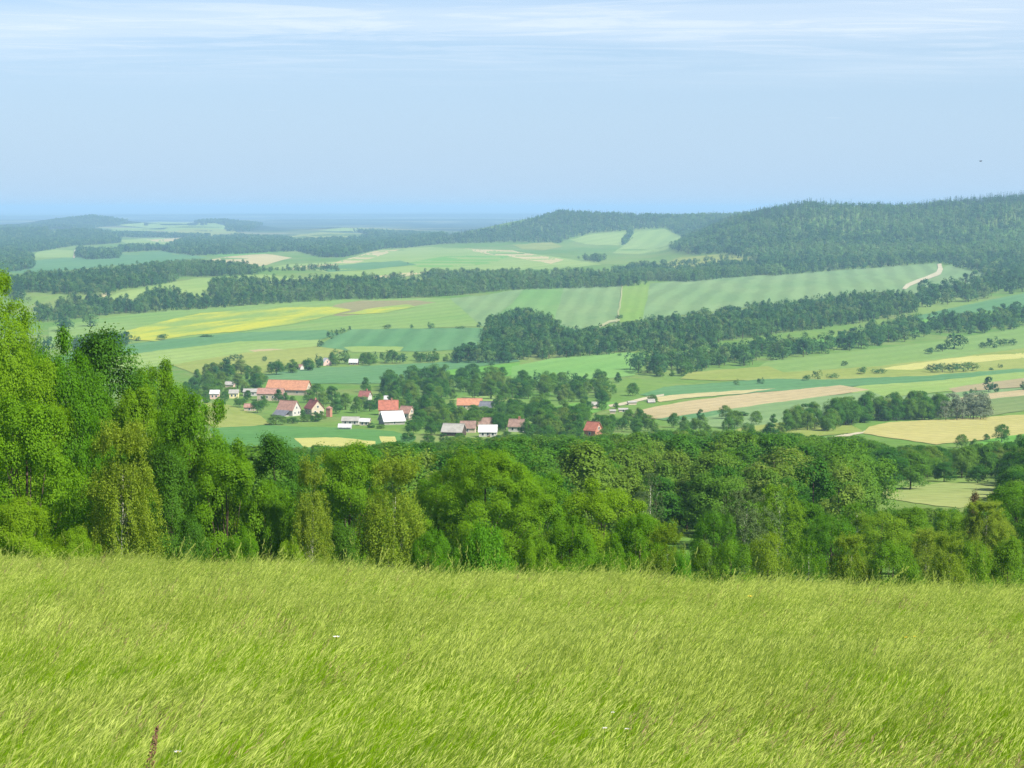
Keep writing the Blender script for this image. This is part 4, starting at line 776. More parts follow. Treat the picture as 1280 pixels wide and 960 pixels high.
G('cottage', 'dark brown roof just behind the white house', 'house', 606, 540, 7, 6, 3.0, 3.2, 0, 'brown', 'cream', 1, False)
G('house', 'brown roofed house with white wall right of the white house', 'house', 646, 540, 7.0, 6, 2.6, 3.0, -12, 'brown', 'render', 2, True)
G('house', 'small house with scarlet roof alone among trees', 'house', 742, 547, 6, 6, 3.2, 3.4, -35, 'red', 'redbrick', 1, False)
G('hut', 'little hut with pinkish wall behind a dark round bush', 'shed', 744, 511, 3.6, 3.5, 2.2, 1.4, 0, 'grey', 'pink', 0, False, gable_win=False)
G('house', 'pinkish brick house at the left end of the village', 'house', 268, 499, 5.6, 5, 3.4, 1.8, 0, 'white', 'pink', 2, False)
G('house', 'yellow walled house left of the big barn', 'house', 292, 498, 5.6, 5, 3.2, 1.8, 0, 'grey', 'yellow', 2, False)
G('shed', 'long white shed wall just left of the big barn', 'shed', 313, 495, 9, 5, 2.6, 1.6, -2, 'grey', 'render', 2, False, gable_win=False)
G('shed', 'cream shed with tiled roof on the green below the village', 'shed', 312, 514, 6, 4.5, 2.2, 1.6, -4, 'brick', 'cream', 1, False, gable_win=False)
G('shed', 'white shed behind the bright maple', 'shed', 247, 508, 4.5, 4, 2.0, 1.4, 0, 'white', 'render', 0, False, gable_win=False)
G('barn', 'pale roofed barn on the slope above the village', 'barn', 287, 484, 6, 5, 1.6, 1.8, -8, 'grey', 'pink', 0, False, gable_win=False)
G('cottage', 'cottage with steep white roof above the teal crop', 'house', 407, 457, 5.6, 7, 2.0, 3.6, -60, 'white', 'pink', 1, False)
G('cottage', 'cottage with low white roof right of the steep roofed one', 'house', 442, 456, 7.0, 6, 1.8, 2.4, -6, 'white', 'brown', 2, False)
G('cottage', 'tiny pink cottage at the end of the upper row', 'house', 374, 462, 5, 4.5, 1.8, 1.8, -30, 'brick', 'render', 1, False)
G('hut', 'small white hut among trees above the red roofed house', 'shed', 483, 502, 2.6, 2.6, 1.6, 1.6, 0, 'white', 'render', 0, False, gable_win=False)
G('shed', 'broken white wall of the yard beside the ploughed field', 'shed', 779, 515, 5, 2.5, 1.3, 0.5, 4, 'grey', 'cream', 1, False, gable_win=False)
G('shed', 'pale rubble shed higher up in the yard', 'shed', 790, 506, 5, 2.5, 1.4, 0.5, 14, 'grey', 'cream', 0, False, gable_win=False)
G('shed', 'grey covered heap at the top corner of the yard', 'shed', 814, 504, 4, 3, 0.8, 1.4, 10, 'grey', 'grey', 0, False, gable_win=False)
G('shed', 'small bright shed at the left end of the yard', 'shed', 766, 517, 3, 2.5, 1.4, 0.5, 0, 'grey', 'cream', 0, False, gable_win=False)
SHORT = ['long orange-roofed barn', 'cream wing before the orange barn', 'white-gabled farmhouse with slate porch', 'cream house with brown roof', 'long low white shed', 'small white shed', 'low white glasshouse', 'dark red cottage', 'house with vivid red roof', 'white-roofed barn', 'pink-roofed house',
         'orange barn among trees', 'slate-roofed outbuilding', 'grey open barn', 'brown-roofed cottage', 'white house with metal roof', 'dark brown roof', 'brown-roofed house with white wall', 'scarlet-roofed house', 'little pinkish hut', 'pinkish brick house', 'yellow-walled house', 'long white shed wall', 'cream shed on the green',
         'white shed behind the maple', 'pale barn on the slope', 'steep white-roofed cottage', 'low white-roofed cottage', 'tiny pink cottage', 'small white hut', 'broken yard wall', 'pale rubble shed', 'grey heap of the yard', 'small bright yard shed']
ORD = ['nearest', 'second', 'third', 'fourth', 'fifth', 'sixth', 'seventh', 'eighth', 'ninth', 'tenth', 'eleventh', 'twelfth', 'thirteenth', 'fourteenth', 'fifteenth', 'sixteenth', 'seventeenth', 'eighteenth', 'nineteenth', 'twentieth']
def name_by_house(objs, noun):     # label trees by the house they stand nearest to and their turn on that side of it
    side = {}
    for o in objs:
        d = [((o.location.x - a) ** 2 + (o.location.y - b) ** 2, i) for i, (a, b) in enumerate(HOUSE_AT)]; q, i = min(d)
        dx = o.location.x - HOUSE_AT[i][0]; dy = (o.location.y - HOUSE_AT[i][1])
        k = ('right of' if dx > 0 else 'left of') if abs(dx) > abs(dy) * 0.5 else ('behind' if dy > 0 else 'before')
        side.setdefault((i, k), []).append((q, o))
    for (i, k), l in side.items():
        l.sort(key=lambda t: t[0])
        for n, (q, o) in enumerate(l):
            w = ORD[n] + ' ' if n < len(ORD) else 'farther '
            o['label'] = 'green %s%s %s the %s' % (w, noun, k, SHORT[i])
def tower():
    X, Y, Z = [float(a[0]) for a in raycast([411.5], [521])]
    root = tag(empty('brick_tower', (X, Y, Z), -0.4), 'slim red brick tower beside the cream gabled house', 'tower')
    b = MB(); b.box(-1.1, -1.1, -1, 1.1, 1.1, 4.0); link('wall', b.mesh('wall', [HM['redbrick']]), root)
    b = MB(); b.box(-1.3, -1.3, 4.0, 1.3, 1.3, 4.25); b.add([(-1.3, -1.3, 4.25), (1.3, -1.3, 4.25), (1.3, 1.3, 4.25), (-1.3, 1.3, 4.25), (0, 0, 5.3)], [(0, 1, 4), (1, 2, 4), (2, 3, 4), (3, 0, 4)]); link('roof', b.mesh('roof', [HM['brick']]), root)
    HOUSE_BOXES.append((408, 506, 416, 521)); FOOT.append((X, Y, 3))
tower()
# ------------------------------------------------------------------ village trees
VT = [([(395, 514), (395, 492), (420, 486), (452, 482), (478, 496), (470, 508), (462, 516), (440, 522), (415, 520)], 12, .9), ([(448, 490), (480, 478), (540, 470), (640, 474), (700, 482), (705, 498), (650, 500), (600, 500), (560, 500), (540, 508), (500, 510), (478, 502)], 8.5, .6),
      ([(510, 530), (520, 514), (560, 508), (640, 512), (680, 516), (735, 524), (735, 548), (640, 552), (560, 552), (520, 540)], 8.5, .8), ([(690, 502), (700, 490), (745, 486), (772, 492), (770, 504), (730, 506)], 7.5, .9),
      ([(225, 500), (235, 478), (262, 466), (300, 466), (332, 478), (326, 492), (330, 510), (300, 506), (262, 502)], 7.5, .7), ([(380, 528), (345, 531), (340, 522), (380, 520)], 5, .6), ([(470, 534), (512, 534), (520, 546), (480, 538)], 4.5, .5),
      ([(340, 466), (400, 456), (460, 453), (560, 449), (560, 456), (460, 457), (400, 462), (345, 470)], 7.5, .55), ([(640, 482), (700, 479), (800, 472), (860, 466), (860, 470), (790, 477), (700, 484)], 7, .5), ([(830, 545), (760, 545), (740, 530), (800, 526), (860, 536), (1000, 548), (1000, 552)], 6, .6)]
cV = candidates(760, 1650, 11.5, 61)
def overlap_house(u, v, h, w, marg=0.55):
    for (a, b, c, d) in HOUSE_BOXES:
        if v > d - 1 and u + w * .5 * (1 - marg) > a and u - w * .5 * (1 - marg) < c and v - h * 0.72 < d: return True
    return False
vt_rng = np.random.default_rng(62); nv = 0; VTREES = []; GTREES = []
for poly, hm, keep in VT[::-1]:
    for i in np.where(inside(poly, cV[1], cV[2]))[0]:
        if vt_rng.random() > keep or nv >= 300: continue
        P = cV[0][i]; h = hm * vt_rng.uniform(0.6, 1.3); w = h * vt_rng.uniform(0.7, 1.0); m = P[1] / F
        if overlap_house(cV[1][i], cV[2][i], h / m, w / m) or any((P[0] - a) ** 2 + (P[1] - b) ** 2 < r * r for a, b, r in FOOT): continue
        nv += 1; k = vt_rng.integers(len(MID))
        VTREES.append(0); VTREES[-1] = one_tree('village_tree', MID[k], (P[0], P[1], P[2] - .2), h, w, vt_rng.random() * 6.28, 'green tree between the houses and gardens of the village', 'tree', 'trees in and around the village', 13, 9)
GARDEN = [(348, 503, 16, 15), (330, 509, 14, 13), (322, 516, 17, 13), (345, 531, 13, 22), (366, 529, 8, 14), (384, 527, 9, 16), (394, 527, 12, 15), (402, 524, 10, 12), (420, 517, 18, 16), (432, 512, 20, 18), (446, 516, 20, 16), (462, 514, 14, 13), (470, 511, 16, 12), (464, 535, 7, 10), (476, 536, 6, 10), (518, 538, 16, 16), (527, 532, 20, 18),
          (543, 543, 16, 16), (556, 531, 20, 18), (572, 524, 16, 18), (587, 528, 14, 14), (598, 527, 18, 16), (618, 531, 18, 16), (626, 536, 16, 14), (634, 549, 10, 14), (660, 545, 18, 18), (672, 541, 20, 18), (684, 540, 18, 20), (698, 546, 16, 18), (712, 548, 18, 20), (726, 551, 14, 16), (757, 551, 16, 16), (300, 509, 13, 12), (310, 502, 14, 11), (281, 501, 12, 11), (257, 504, 14, 12), (276, 506, 10, 14), (255, 514, 9, 12),
          (326, 500, 15, 11), (357, 505, 14, 12), (366, 507, 12, 10), (386, 503, 16, 14), (396, 500, 20, 16), (404, 508, 18, 12), (415, 505, 22, 18), (500, 512, 14, 12), (516, 520, 16, 15), (452, 509, 14, 12), (475, 506, 14, 12), (492, 504, 16, 14), (508, 508, 16, 15), (565, 509, 12, 8), (624, 512, 13, 14), (636, 516, 12, 14), (605, 519, 12, 14), (592, 516, 10, 12), (736, 513, 11, 10), (752, 513, 13, 12), (770, 511, 8, 8), (575, 553, 12, 16), (598, 556, 10, 14), (622, 556, 12, 16), (555, 554, 12, 14), (650, 556, 12, 16), (535, 556, 13, 16), (510, 552, 12, 16)]
gr_ = np.random.default_rng(66)
for u, v, hp, wp in GARDEN:
    X, Y, Z = [float(a[0]) for a in raycast([u], [v])]; k = gr_.integers(len(MID))
    GTREES.append(0); GTREES[-1] = one_tree('garden_tree', MID[k], (X, Y, Z - .2), hp * Y / F * 1.05, wp * Y / F * 1.1, gr_.random() * 6.28, 'tree or tall shrub growing close beside the village houses', 'tree', 'garden trees of the village', 13, 9)
name_by_house(VTREES, 'village tree'); name_by_house(GTREES, 'garden tree')
# ------------------------------------------------------------------ valley forest in the middle distance
W_MID = [[(225, 572), (275, 562), (400, 562), (500, 562), (560, 554), (640, 553), (735, 550), (830, 547), (900, 545), (985, 548), (1080, 548), (1120, 553), (1180, 562), (1250, 566), (1330, 555), (1330, 705), (880, 690), (872, 672), (860, 664), (835, 668), (800, 690), (600, 700), (225, 700)]]
CLEAR = [[(1068, 622), (1100, 612), (1180, 602), (1262, 604), (1262, 622), (1210, 648), (1150, 640), (1100, 632)], [(1068, 612), (1080, 602), (1262, 596), (1262, 610)]]
cM = candidates(225, 930, 8.3, 71)
kM_ = wood_points(W_MID, cM)
for c in CLEAR: kM_ &= ~inside(c, cM[1], cM[2])
kM_ &= ~np.array([any((p[0] - a) ** 2 + (p[1] - b) ** 2 < (r + 3) ** 2 for a, b, r in FOOT[-36:]) for p in cM[0]])
ii = np.where(kM_)[0]; ii = ii[np.argsort(cM[0][ii, 1])]
mr = np.random.default_rng(72); hs = 11.5 * mr.uniform(0.62, 1.25, len(cM[0])) * (0.8 + 0.4 * vnoise(cM[0][:, 0] / 45, cM[0][:, 1] / 60)); hs = np.where(cM[1] > 1068, np.where(cM[2] > 628, np.minimum(hs, 8.5), hs), hs)
_lim = np.interp(cM[1], [225, 270, 300, 370, 430, 510, 560, 640, 740, 830, 900, 980, 1060, 1100, 1180, 1250, 1290], [550, 553, 557, 559, 554, 551, 547, 545, 544, 539, 538, 541, 546, 553, 559, 553, 546])
hs = np.minimum(hs, (cM[2] - _lim - 9 * mr.random(len(hs)) ** 1.5 + 4 - 7 * vnoise(cM[1] / 26, cM[2] / 300)) * cM[0][:, 1] / F)
hs = np.where((cM[1] > 1075) & (cM[1] < 1262) & (cM[2] > 622), np.minimum(hs, (cM[2] - 633) * cM[0][:, 1] / F), hs)
ok = []
for i in ii:
    if hs[i] < 3.5: continue
    m = cM[0][i, 1] / F
    if not overlap_house(cM[1][i], cM[2][i], hs[i] / m, 8 / m, 0.2): ok.append(i)
for i in ok[:260]:
    P = cM[0][i]; k = mr.integers(len(MID)); h = hs[i]
    one_tree('forest_tree', MID[k], (P[0], P[1], P[2] - .3), h, h * mr.uniform(.66, .95), mr.random() * 6.28, 'broadleaf tree of the dense forest between the meadow trees and the village', 'tree', 'trees of the valley forest', 13, 9)
rest = np.array(ok[260:]); pr = cM[0][rest].copy(); pr[:, 2] -= .3; hh = hs[rest] / 13; ww = hh * mr.uniform(.9, 1.3, len(rest))
pick = mr.integers(0, len(MID), len(rest))
instancer('valley_forest', pr, mr.random(len(rest)) * 6.28, np.stack([ww, ww, hh], 1), pick, MID, 'farther part of the dense green forest below the village', 'forest')
# ------------------------------------------------------------------ near trees behind the meadow edge
NEAR = {}
for i, (k, lo, rl) in enumerate([('round', 84, (.10, .19)), ('round', 80, (.11, .19)), ('dome', 88, (.10, .18)), ('ovate', 82, (.10, .20))]):
    NEAR['maple%d' % i] = tree_proto(300 + i, 13, 9, 1.0, k, 'maple', lo, 26, 40, 0.135, 0.22, rl=rl, inner=0.45)
NEAR['maple4'] = tree_proto(305, 18, 14, 1.0, 'round', 'maple', 150, 26, 38, 0.14, 0.24, rl=(.075, .14), inner=0.45)
NEAR['ash0'] = tree_proto(310, 13, 7, 1.2, 'ovate', 'ash', 70, 26, 26, 0.14, 0.30, rl=(.09, .17), inner=0.25)
NEAR['bush0'] = tree_proto(323, 4, 5, 0.0, 'round', 'bush', 80, 26, 24, 0.10, 0.2, rl=(.11, .19), trunk_top=2.5, r_base=.08)
NEAR['birch0'] = birch_proto(337, 12, 6, 0.2, 700, 110); NEAR['birch1'] = birch_proto(343, 12, 5, 0.3, 600, 100); NEAR['birch2'] = birch_proto(352, 12, 6, 0.2, 680, 105, droop=1.3)
NEAR['alder0'] = tree_proto(340, 11, 7.5, 0.3, 'dome', 'alder', 56, 24, 20, 0.17, 0.30); NEAR['alder1'] = tree_proto(341, 11, 7, 0.3, 'ovate', 'alder', 54, 24, 20, 0.17, 0.30); NEAR['alder2'] = tree_proto(342, 11, 8, 0.2, 'round', 'alder', 58, 24, 20, 0.17, 0.32)
NEAR['willow0'] = birch_proto(350, 11, 8, 0.3, 420, 52, 0.16, 'willow', 0.7); NEAR['willow1'] = birch_proto(351, 11, 8, 0.3, 420, 52, 0.16, 'alder', 0.75)
NEAR['bare0'] = birch_proto(360, 14, 6, 5.0, 90, 60, 0.16, 'willow', 0.9)
NEAR['russet0'] = tree_proto(370, 7, 3, 0.4, 'cone', 'russet', 22, 14, 12, 0.2, 0.25)
nrng = random.Random(11)
def near_tree(name, key, u, vtop, Y, wpx, label, cat='tree', group=None, zdrop=0.15):
    if Y < 108: Y = Y * 1.55; wpx *= 1.22 if cat == 'tree' and 'birch' not in key else 1.05
    vtop -= 0.012 * wpx + 2
    p = NEAR[key]; X = (u - 640) / F * Y * 1.008; zt = -Y * float(slope_v(vtop)); zg = float(terrain(X, Y)) - zdrop
    s = (zt - zg) / p['H']; w = wpx * Y / F / p['W']
    root = tag(empty(name, (X, Y, zg), nrng.random() * 6.28), label, cat, group); root.scale = (w, w, s)
    link('trunk', p['trunk'], root); link('crown', p['crown'], root)
T_ = near_tree
E = 'trees along the lower edge of the meadow'
T_('maple', 'maple4', -22, 345, 80, 190, 'tallest bright maple cut by the left edge of the picture', group=E)
T_('maple', 'maple0', 70, 428, 84, 120, 'second tall maple leaning out beside the tallest one at left', group=E)
T_('maple', 'maple3', 35, 500, 72, 150, 'leafy maple standing low before the two tallest maples', group=E)
T_('ash_tree', 'ash0', 137, 433, 93, 140, 'dark thin-topped ash rising between two bright maples', group=E)
T_('maple', 'maple3', 198, 455, 98, 105, 'bright maple with upright shoots right of the dark ash', group=E)
T_('maple', 'maple1', 238, 492, 88, 106, 'yellow-green maple sticking out towards the village roofs', group=E)
T_('birch', 'birch0', 150, 548, 69, 108, 'wide olive birch in front of the maples at left', group=E)
T_('ash_tree', 'ash0', 214, 572, 78, 78, 'dark slender tree in the shade right of the wide birch', group=E)
T_('maple', 'maple0', 283, 562, 86, 105, 'bright maple right of the dark slender tree', group=E)
T_('ash_tree', 'ash0', 345, 555, 101, 88, 'dark pointed tree between two bright crowns', group=E)
T_('maple', 'maple1', 104, 478, 140, 130, 'maple filling the gap behind the dark ash', group=E)
T_('maple', 'maple2', 172, 496, 142, 118, 'maple showing between the dark ash and the bright shoots', group=E)
T_('maple', 'maple4', 8, 440, 138, 190, 'dense maple backing the two tallest ones', group=E)
T_('maple', 'maple3', 232, 545, 138, 130, 'lower maple under the yellow-green one', group=E)
T_('maple', 'maple2', 338, 612, 86, 70, 'low green maple under the dark pointed tree', group=E)
T_('birch', 'birch1', 388, 588, 84, 56, 'narrow olive birch left of the round bright crown', group=E)
T_('maple', 'maple1', 437, 560, 97, 100, 'round bright-crowned maple between the two olive birches', group=E)
T_('birch', 'birch2', 489, 586, 85, 98, 'yellowish weeping birch right of the round bright crown', group=E)
T_('maple', 'maple3', 548, 598, 104, 84, 'maple half hidden by the yellowish weeping birch', group=E)
T_('maple', 'maple4', 607, 570, 100, 150, 'broadest maple in the middle of the tree line', group=E)
T_('maple', 'maple0', 668, 592, 106, 105, 'maple joined to the right side of the broadest one', group=E)
T_('maple', 'maple0', 752, 611, 97, 122, 'wide yellow-green maple at the right end of the near line', group=E)
T_('maple', 'maple3', 712, 650, 90, 80, 'low maple left of the wide yellow-green one', group=E)
T_('maple', 'maple2', 800, 650, 92, 80, 'low maple under the right side of the wide yellow-green one', group=E)
T_('birch', 'birch1', 834, 666, 88, 62, 'young birch at the grassy gap in the tree line', group=E)
B_ = 'bushes along the lower edge of the meadow'
T_('bush', 'bush0', 605, 668, 70, 80, 'vivid green round bush before the broadest maple', 'bush', B_)
T_('bush', 'maple1', 18, 628, 64, 110, 'leafy bush under the tallest maple at the left edge', 'bush', B_)
T_('bush', 'maple2', 92, 668, 66, 70, 'small bright bush left of the wide olive birch', 'bush', B_)
T_('bush', 'ash0', 238, 655, 74, 62, 'dark bush under the slender tree', 'bush', B_)
T_('bush', 'maple0', 300, 668, 74, 66, 'bush at the foot of the bright maple by the dark slender tree', 'bush', B_)
T_('bush', 'maple3', 362, 675, 76, 56, 'low bush below the narrow olive birch', 'bush', B_)
T_('bush', 'ash0', 430, 665, 82, 64, 'dark bush under the round bright crown', 'bush', B_)
T_('bush', 'maple2', 540, 672, 80, 74, 'bush between the weeping birch and the vivid round bush', 'bush', B_)
T_('bush', 'maple1', 672, 680, 82, 76, 'bush right of the vivid round bush', 'bush', B_)
T_('bush', 'maple0', 770, 688, 82, 80, 'low bush beneath the wide yellow-green maple', 'bush', B_)
T_('bush', 'bush0', 852, 700, 84, 40, 'small light bush in the grassy gap', 'bush', B_)
# the farther thicket on the right
R_ = 'trees of the thicket at the right'
for key, u, vt, Y, w, lab in [
    ('willow0', 930, 620, 176, 96, 'silvery green willow forming the left front of the thicket'), ('willow1', 972, 612, 192, 92, 'highest rounded tree at the left of the thicket'), ('alder0', 893, 643, 168, 60, 'dark tree at the left corner of the thicket by the gap'),
    ('alder1', 1010, 632, 200, 70, 'tree just right of the highest rounded one in the thicket'), ('alder2', 1040, 648, 182, 76, 'olive tree in the middle of the thicket'), ('willow1', 1072, 634, 210, 70, 'pale tree behind the olive one in the thicket'),
    ('alder0', 1102, 646, 190, 82, 'broad dark-bodied tree under the clearing'), ('alder1', 1140, 640, 205, 72, 'tree directly below the sunny clearing'), ('birch1', 1158, 668, 170, 62, 'olive birch in front of the tree below the clearing'),
    ('alder2', 1190, 642, 196, 66, 'tree right of the sunny clearing edge'), ('birch0', 1232, 634, 190, 78, 'tall olive birch near the right edge'), ('alder0', 1272, 608, 215, 84, 'tallest tree of the thicket at the right edge'), ('alder1', 1310, 622, 200, 90, 'tree of the thicket cut by the right edge'),
    ('alder1', 880, 684, 150, 46, 'low dark tree at the foot of the left corner'), ('alder2', 960, 672, 152, 70, 'low tree below the highest rounded one'), ('willow1', 1012, 680, 150, 64, 'low pale tree in the front row of the thicket'), ('birch0', 1062, 678, 152, 66, 'low olive birch in the front row under the olive tree'),
    ('alder0', 1118, 682, 150, 74, 'low dark tree in the front row below the broad one'), ('birch1', 1186, 676, 146, 56, 'front row birch with a pale stem'), ('alder2', 1222, 682, 148, 66, 'low green tree right of the pale-stemmed birch'), ('alder1', 1262, 680, 150, 66, 'low tree in the front row near the right edge'), ('willow0', 1300, 676, 152, 64, 'pale low tree at the right edge'), ('alder0', 915, 680, 150, 60, 'low shaded tree under the silvery willow')]:
    T_('birch' if 'birch' in key else 'willow' if key == 'willow0' else 'alder', key, u, vt, Y, w, lab, group=R_, zdrop=0.3)
T_('russet_tree', 'russet0', 1218, 620, 214, 26, 'small reddish-brown pointed tree above the thicket')
T_('birch', 'bare0', 782, 597, 262, 44, 'sparse birch with pale trunk behind the wide maple', group='bare pale birches')
T_('birch', 'bare0', 814, 596, 255, 42, 'sparse birch with the brightest white trunk beside the gap', group='bare pale birches')
T_('birch', 'bare0', 803, 618, 248, 30, 'thin bent birch with white trunk between the two sparse ones', group='bare pale birches')
for u, v, hp, wp, lab, f in [(1102, 614, 52, 62, 'big dark round tree left of the sunny clearing', 'd'), (1138, 612, 44, 48, 'dark tree touching the big round one by the clearing', 'r'), (1082, 600, 48, 40, 'dark tree on the shaded side of the big round one', 'r'), (1262, 608, 42, 30, 'pale silvery tree at the right end of the clearing', 'o'), (1222, 604, 22, 26, 'bright bush on the far side of the clearing', 'd'), (1180, 602, 24, 30, 'bright bush at the top edge of the clearing', 'd')]:
    lone(u, v, hp, wp, lab, f)
# ------------------------------------------------------------------ meadow grass
def grass_mat(name, c0, c1, tf):
    n = NT(name); r = n.n('ShaderNodeObjectInfo').outputs['Random']; i = n.n('ShaderNodeNewGeometry').outputs['Random Per Island']
    f = n.math('ADD', n.math('MULTIPLY', r, 0.5), n.math('MULTIPLY', i, 0.5)); c = n.mix(f, c0, c1)
    n.leafy(c, n.mix(1.0, c, (1.35, 1.45, 0.6), 'MULTIPLY'), tf, 0.05, 0.7); return n.m
GB = grass_mat('grass_blade', (0.118, 0.250, 0.005), (0.285, 0.420, 0.012), 0.42)
GS = grass_mat('grass_seed', (0.30, 0.385, 0.050), (0.48, 0.52, 0.155), 0.35)
GR = grass_mat('grass_seed_red', (0.27, 0.21, 0.10), (0.36, 0.27, 0.15), 0.3)
def tuft(seed, blades, stems, hb, hs, rad, seedmat, bw=0.0033, plume=(0.16, 10), wind=0.25):
    rng = np.random.default_rng(seed); V = []; Qd = []; mi = []
    def ribbon(root, h, bend, az, w, yaw, segs, m, taper=1.4, pw=1.9):
        k = len(V); s = np.linspace(0, 1, segs + 1)
        d = np.array([math.cos(az), math.sin(az)]); side = np.array([math.cos(yaw), math.sin(yaw), 0]) * w * 0.5; pts = []
        for q in s:
            c = np.array([root[0] + d[0] * h * bend * q ** pw, root[1] + d[1] * h * bend * q ** pw, h * q * (1 - 0.22 * min(bend, 1.2) * q * q)])
            ww = 1 - 0.92 * q ** taper; V.append(c - side * ww); V.append(c + side * ww); pts.append(c)
        for a in range(segs): Qd.append((k + 2 * a, k + 2 * a + 1, k + 2 * a + 3, k + 2 * a + 2)); mi.append(m)
        return pts
    for _ in range(blades):
        r = rad * math.sqrt(rng.random()); t = rng.random() * 6.283; az = rng.normal() * 0.95 if rng.random() < .75 else rng.random() * 6.28
        ribbon((r * math.cos(t), r * math.sin(t)), hb * rng.uniform(.55, 1.2), wind * rng.uniform(.35, 1.35), az, bw * rng.uniform(.6, 1.3), rng.normal() * 0.7, 4, 0, 1.8)
    for _ in range(stems):
        r = rad * math.sqrt(rng.random()); t = rng.random() * 6.283; h = hs * rng.uniform(.78, 1.15); az = rng.normal() * 0.35
        p = ribbon((r * math.cos(t), r * math.sin(t)), h, wind * rng.uniform(.6, 1.15), az, bw * 0.5, rng.normal() * .6, 5, 0, 0.6, 2.3)
        a, b = p[-2], p[-1]; ln = plume[0] * rng.uniform(.7, 1.3); dirn = (b - a) / np.linalg.norm(b - a)
        for j in range(plume[1]):
            q = j / plume[1]; c = b - dirn * ln * (q - 0.15) + rng.normal(size=3) * 0.004 * (1 + 1.6 * q)
            dd = dirn + rng.normal(size=3) * 0.13; dd /= np.linalg.norm(dd); sd = np.cross(dd, rng.normal(size=3)); sd /= np.linalg.norm(sd)
            L = 0.050 * rng.uniform(.7, 1.4); W = 0.0021 * rng.uniform(.7, 1.4); k = len(V)
            V.extend([c - dd * L * .5, c + sd * W, c + dd * L * .5, c - sd * W]); Qd.append((k, k + 1, k + 2, k + 3)); mi.append(seedmat)
    return mesh_np('tuft', np.array(V), np.array(Qd), [GB, GS, GR], mi)
TUFTS = [tuft(1, 36, 0, .54, .7, .11, 1), tuft(2, 38, 1, .48, .62, .12, 1), tuft(3, 30, 3, .48, .70, .12, 1), tuft(4, 26, 5, .46, .74, .13, 1, plume=(.18, 11)), tuft(5, 28, 3, .46, .68, .13, 2), tuft(6, 30, 2, .50, .66, .12, 1, wind=.5), tuft(7, 30, 0, .60, .7, .10, 1, bw=.0052, wind=.45), tuft(8, 10, 2, .5, .95, .12, 1, plume=(.2, 14)), tuft(9, 6, 6, .55, .82, .14, 1, plume=(.24, 14), wind=.42), tuft(10, 34, 0, .66, .8, .12, 1, bw=.0042, wind=.35)]
g_ = np.random.default_rng(81)
def meadow_pts(y0, y1, dens):
    amax = 0.30; area = amax * (y1 * y1 - y0 * y0) + 2.4 * (y1 - y0); n = int(area * dens)
    Y = np.sqrt(g_.random(n) * (y1 * y1 - y0 * y0) + y0 * y0); X = (g_.random(n) * 2 - 1) * (amax * Y + 1.2)
    return np.stack([X, Y, terrain(X, Y) - 0.02], 1)
GP = np.concatenate([meadow_pts(6.2, 16, 165), meadow_pts(16, 30, 115), meadow_pts(30, 62, 66)])
gx, gy = GP[:, 0], GP[:, 1]
pale = fbm(gx / 1.6 + 3, gy / 2.4, 3) + 0.09 * sstep(11, 32, gy); leafy_ = fbm(gx / 1.3 + 40, gy / 2.2 + 9, 3) - 0.03 * sstep(10, 30, gy); red = fbm(gx / 1.3 + 80, gy / 2.1 + 33, 3)
rr = g_.random(len(GP)); wts = np.stack([0.5 + 4.5 * sstep(.5, .60, leafy_), 0.8 + 0 * pale, 0.7 + 1.2 * sstep(.45, .6, pale), 0.2 + 4.0 * sstep(.52, .64, pale), 0.05 + 1.2 * sstep(.57, .68, red), 0.6 + 0 * pale, 0.35 + 1.5 * sstep(.52, .65, leafy_), 0.03 + 0.12 * sstep(34, 44, gy), 0.25 + 0.7 * sstep(.5, .62, pale), 0.35 + 1.6 * sstep(.52, .64, leafy_) * sstep(22, 9, gy)], 1)
cw = np.cumsum(wts / wts.sum(1, keepdims=True), 1); gi = np.minimum((rr[:, None] > cw).sum(1), 9); gi = np.where((gi == 7) & (gy < 13), 2, gi)
hgt = (0.82 + 0.75 * (fbm(gx / 2.3 + 11, gy / 3.1, 3) - 0.5) + 0.12 * g_.normal(size=len(GP)).clip(-2, 2)) * (1 + 0.12 * sstep(30, 50, gy)); wd = 0.9 + 0.35 * g_.random(len(GP)) + 0.35 * sstep(20, 45, gy)
instancer('meadow_grass', GP, g_.normal(size=len(GP)) * 0.35 + 0.5 * (fbm(gx / 3, gy / 4, 2) - .5), np.stack([wd, wd, hgt], 1), gi, TUFTS, 'tall wind-bent seeding grass filling the sloping meadow', 'grass')
ey = g_.uniform(43, 52, 900); ex = (g_.random(900) * 2 - 1) * 0.29 * ey; kk = fbm(ex / 1.4 + 5, ey / 2.5, 2) > 0.53; ex, ey = ex[kk], ey[kk]; n_ = len(ex); es = g_.uniform(1.1, 1.5, n_)
instancer('meadow_weeds', np.stack([ex, ey, terrain(ex, ey) - .03], 1), g_.random(n_) * 6.28, np.stack([es * .9, es * .9, es], 1), g_.choice([0, 6, 7, 3], n_), TUFTS, 'clumps of taller weeds along the brink of the meadow', 'weeds')
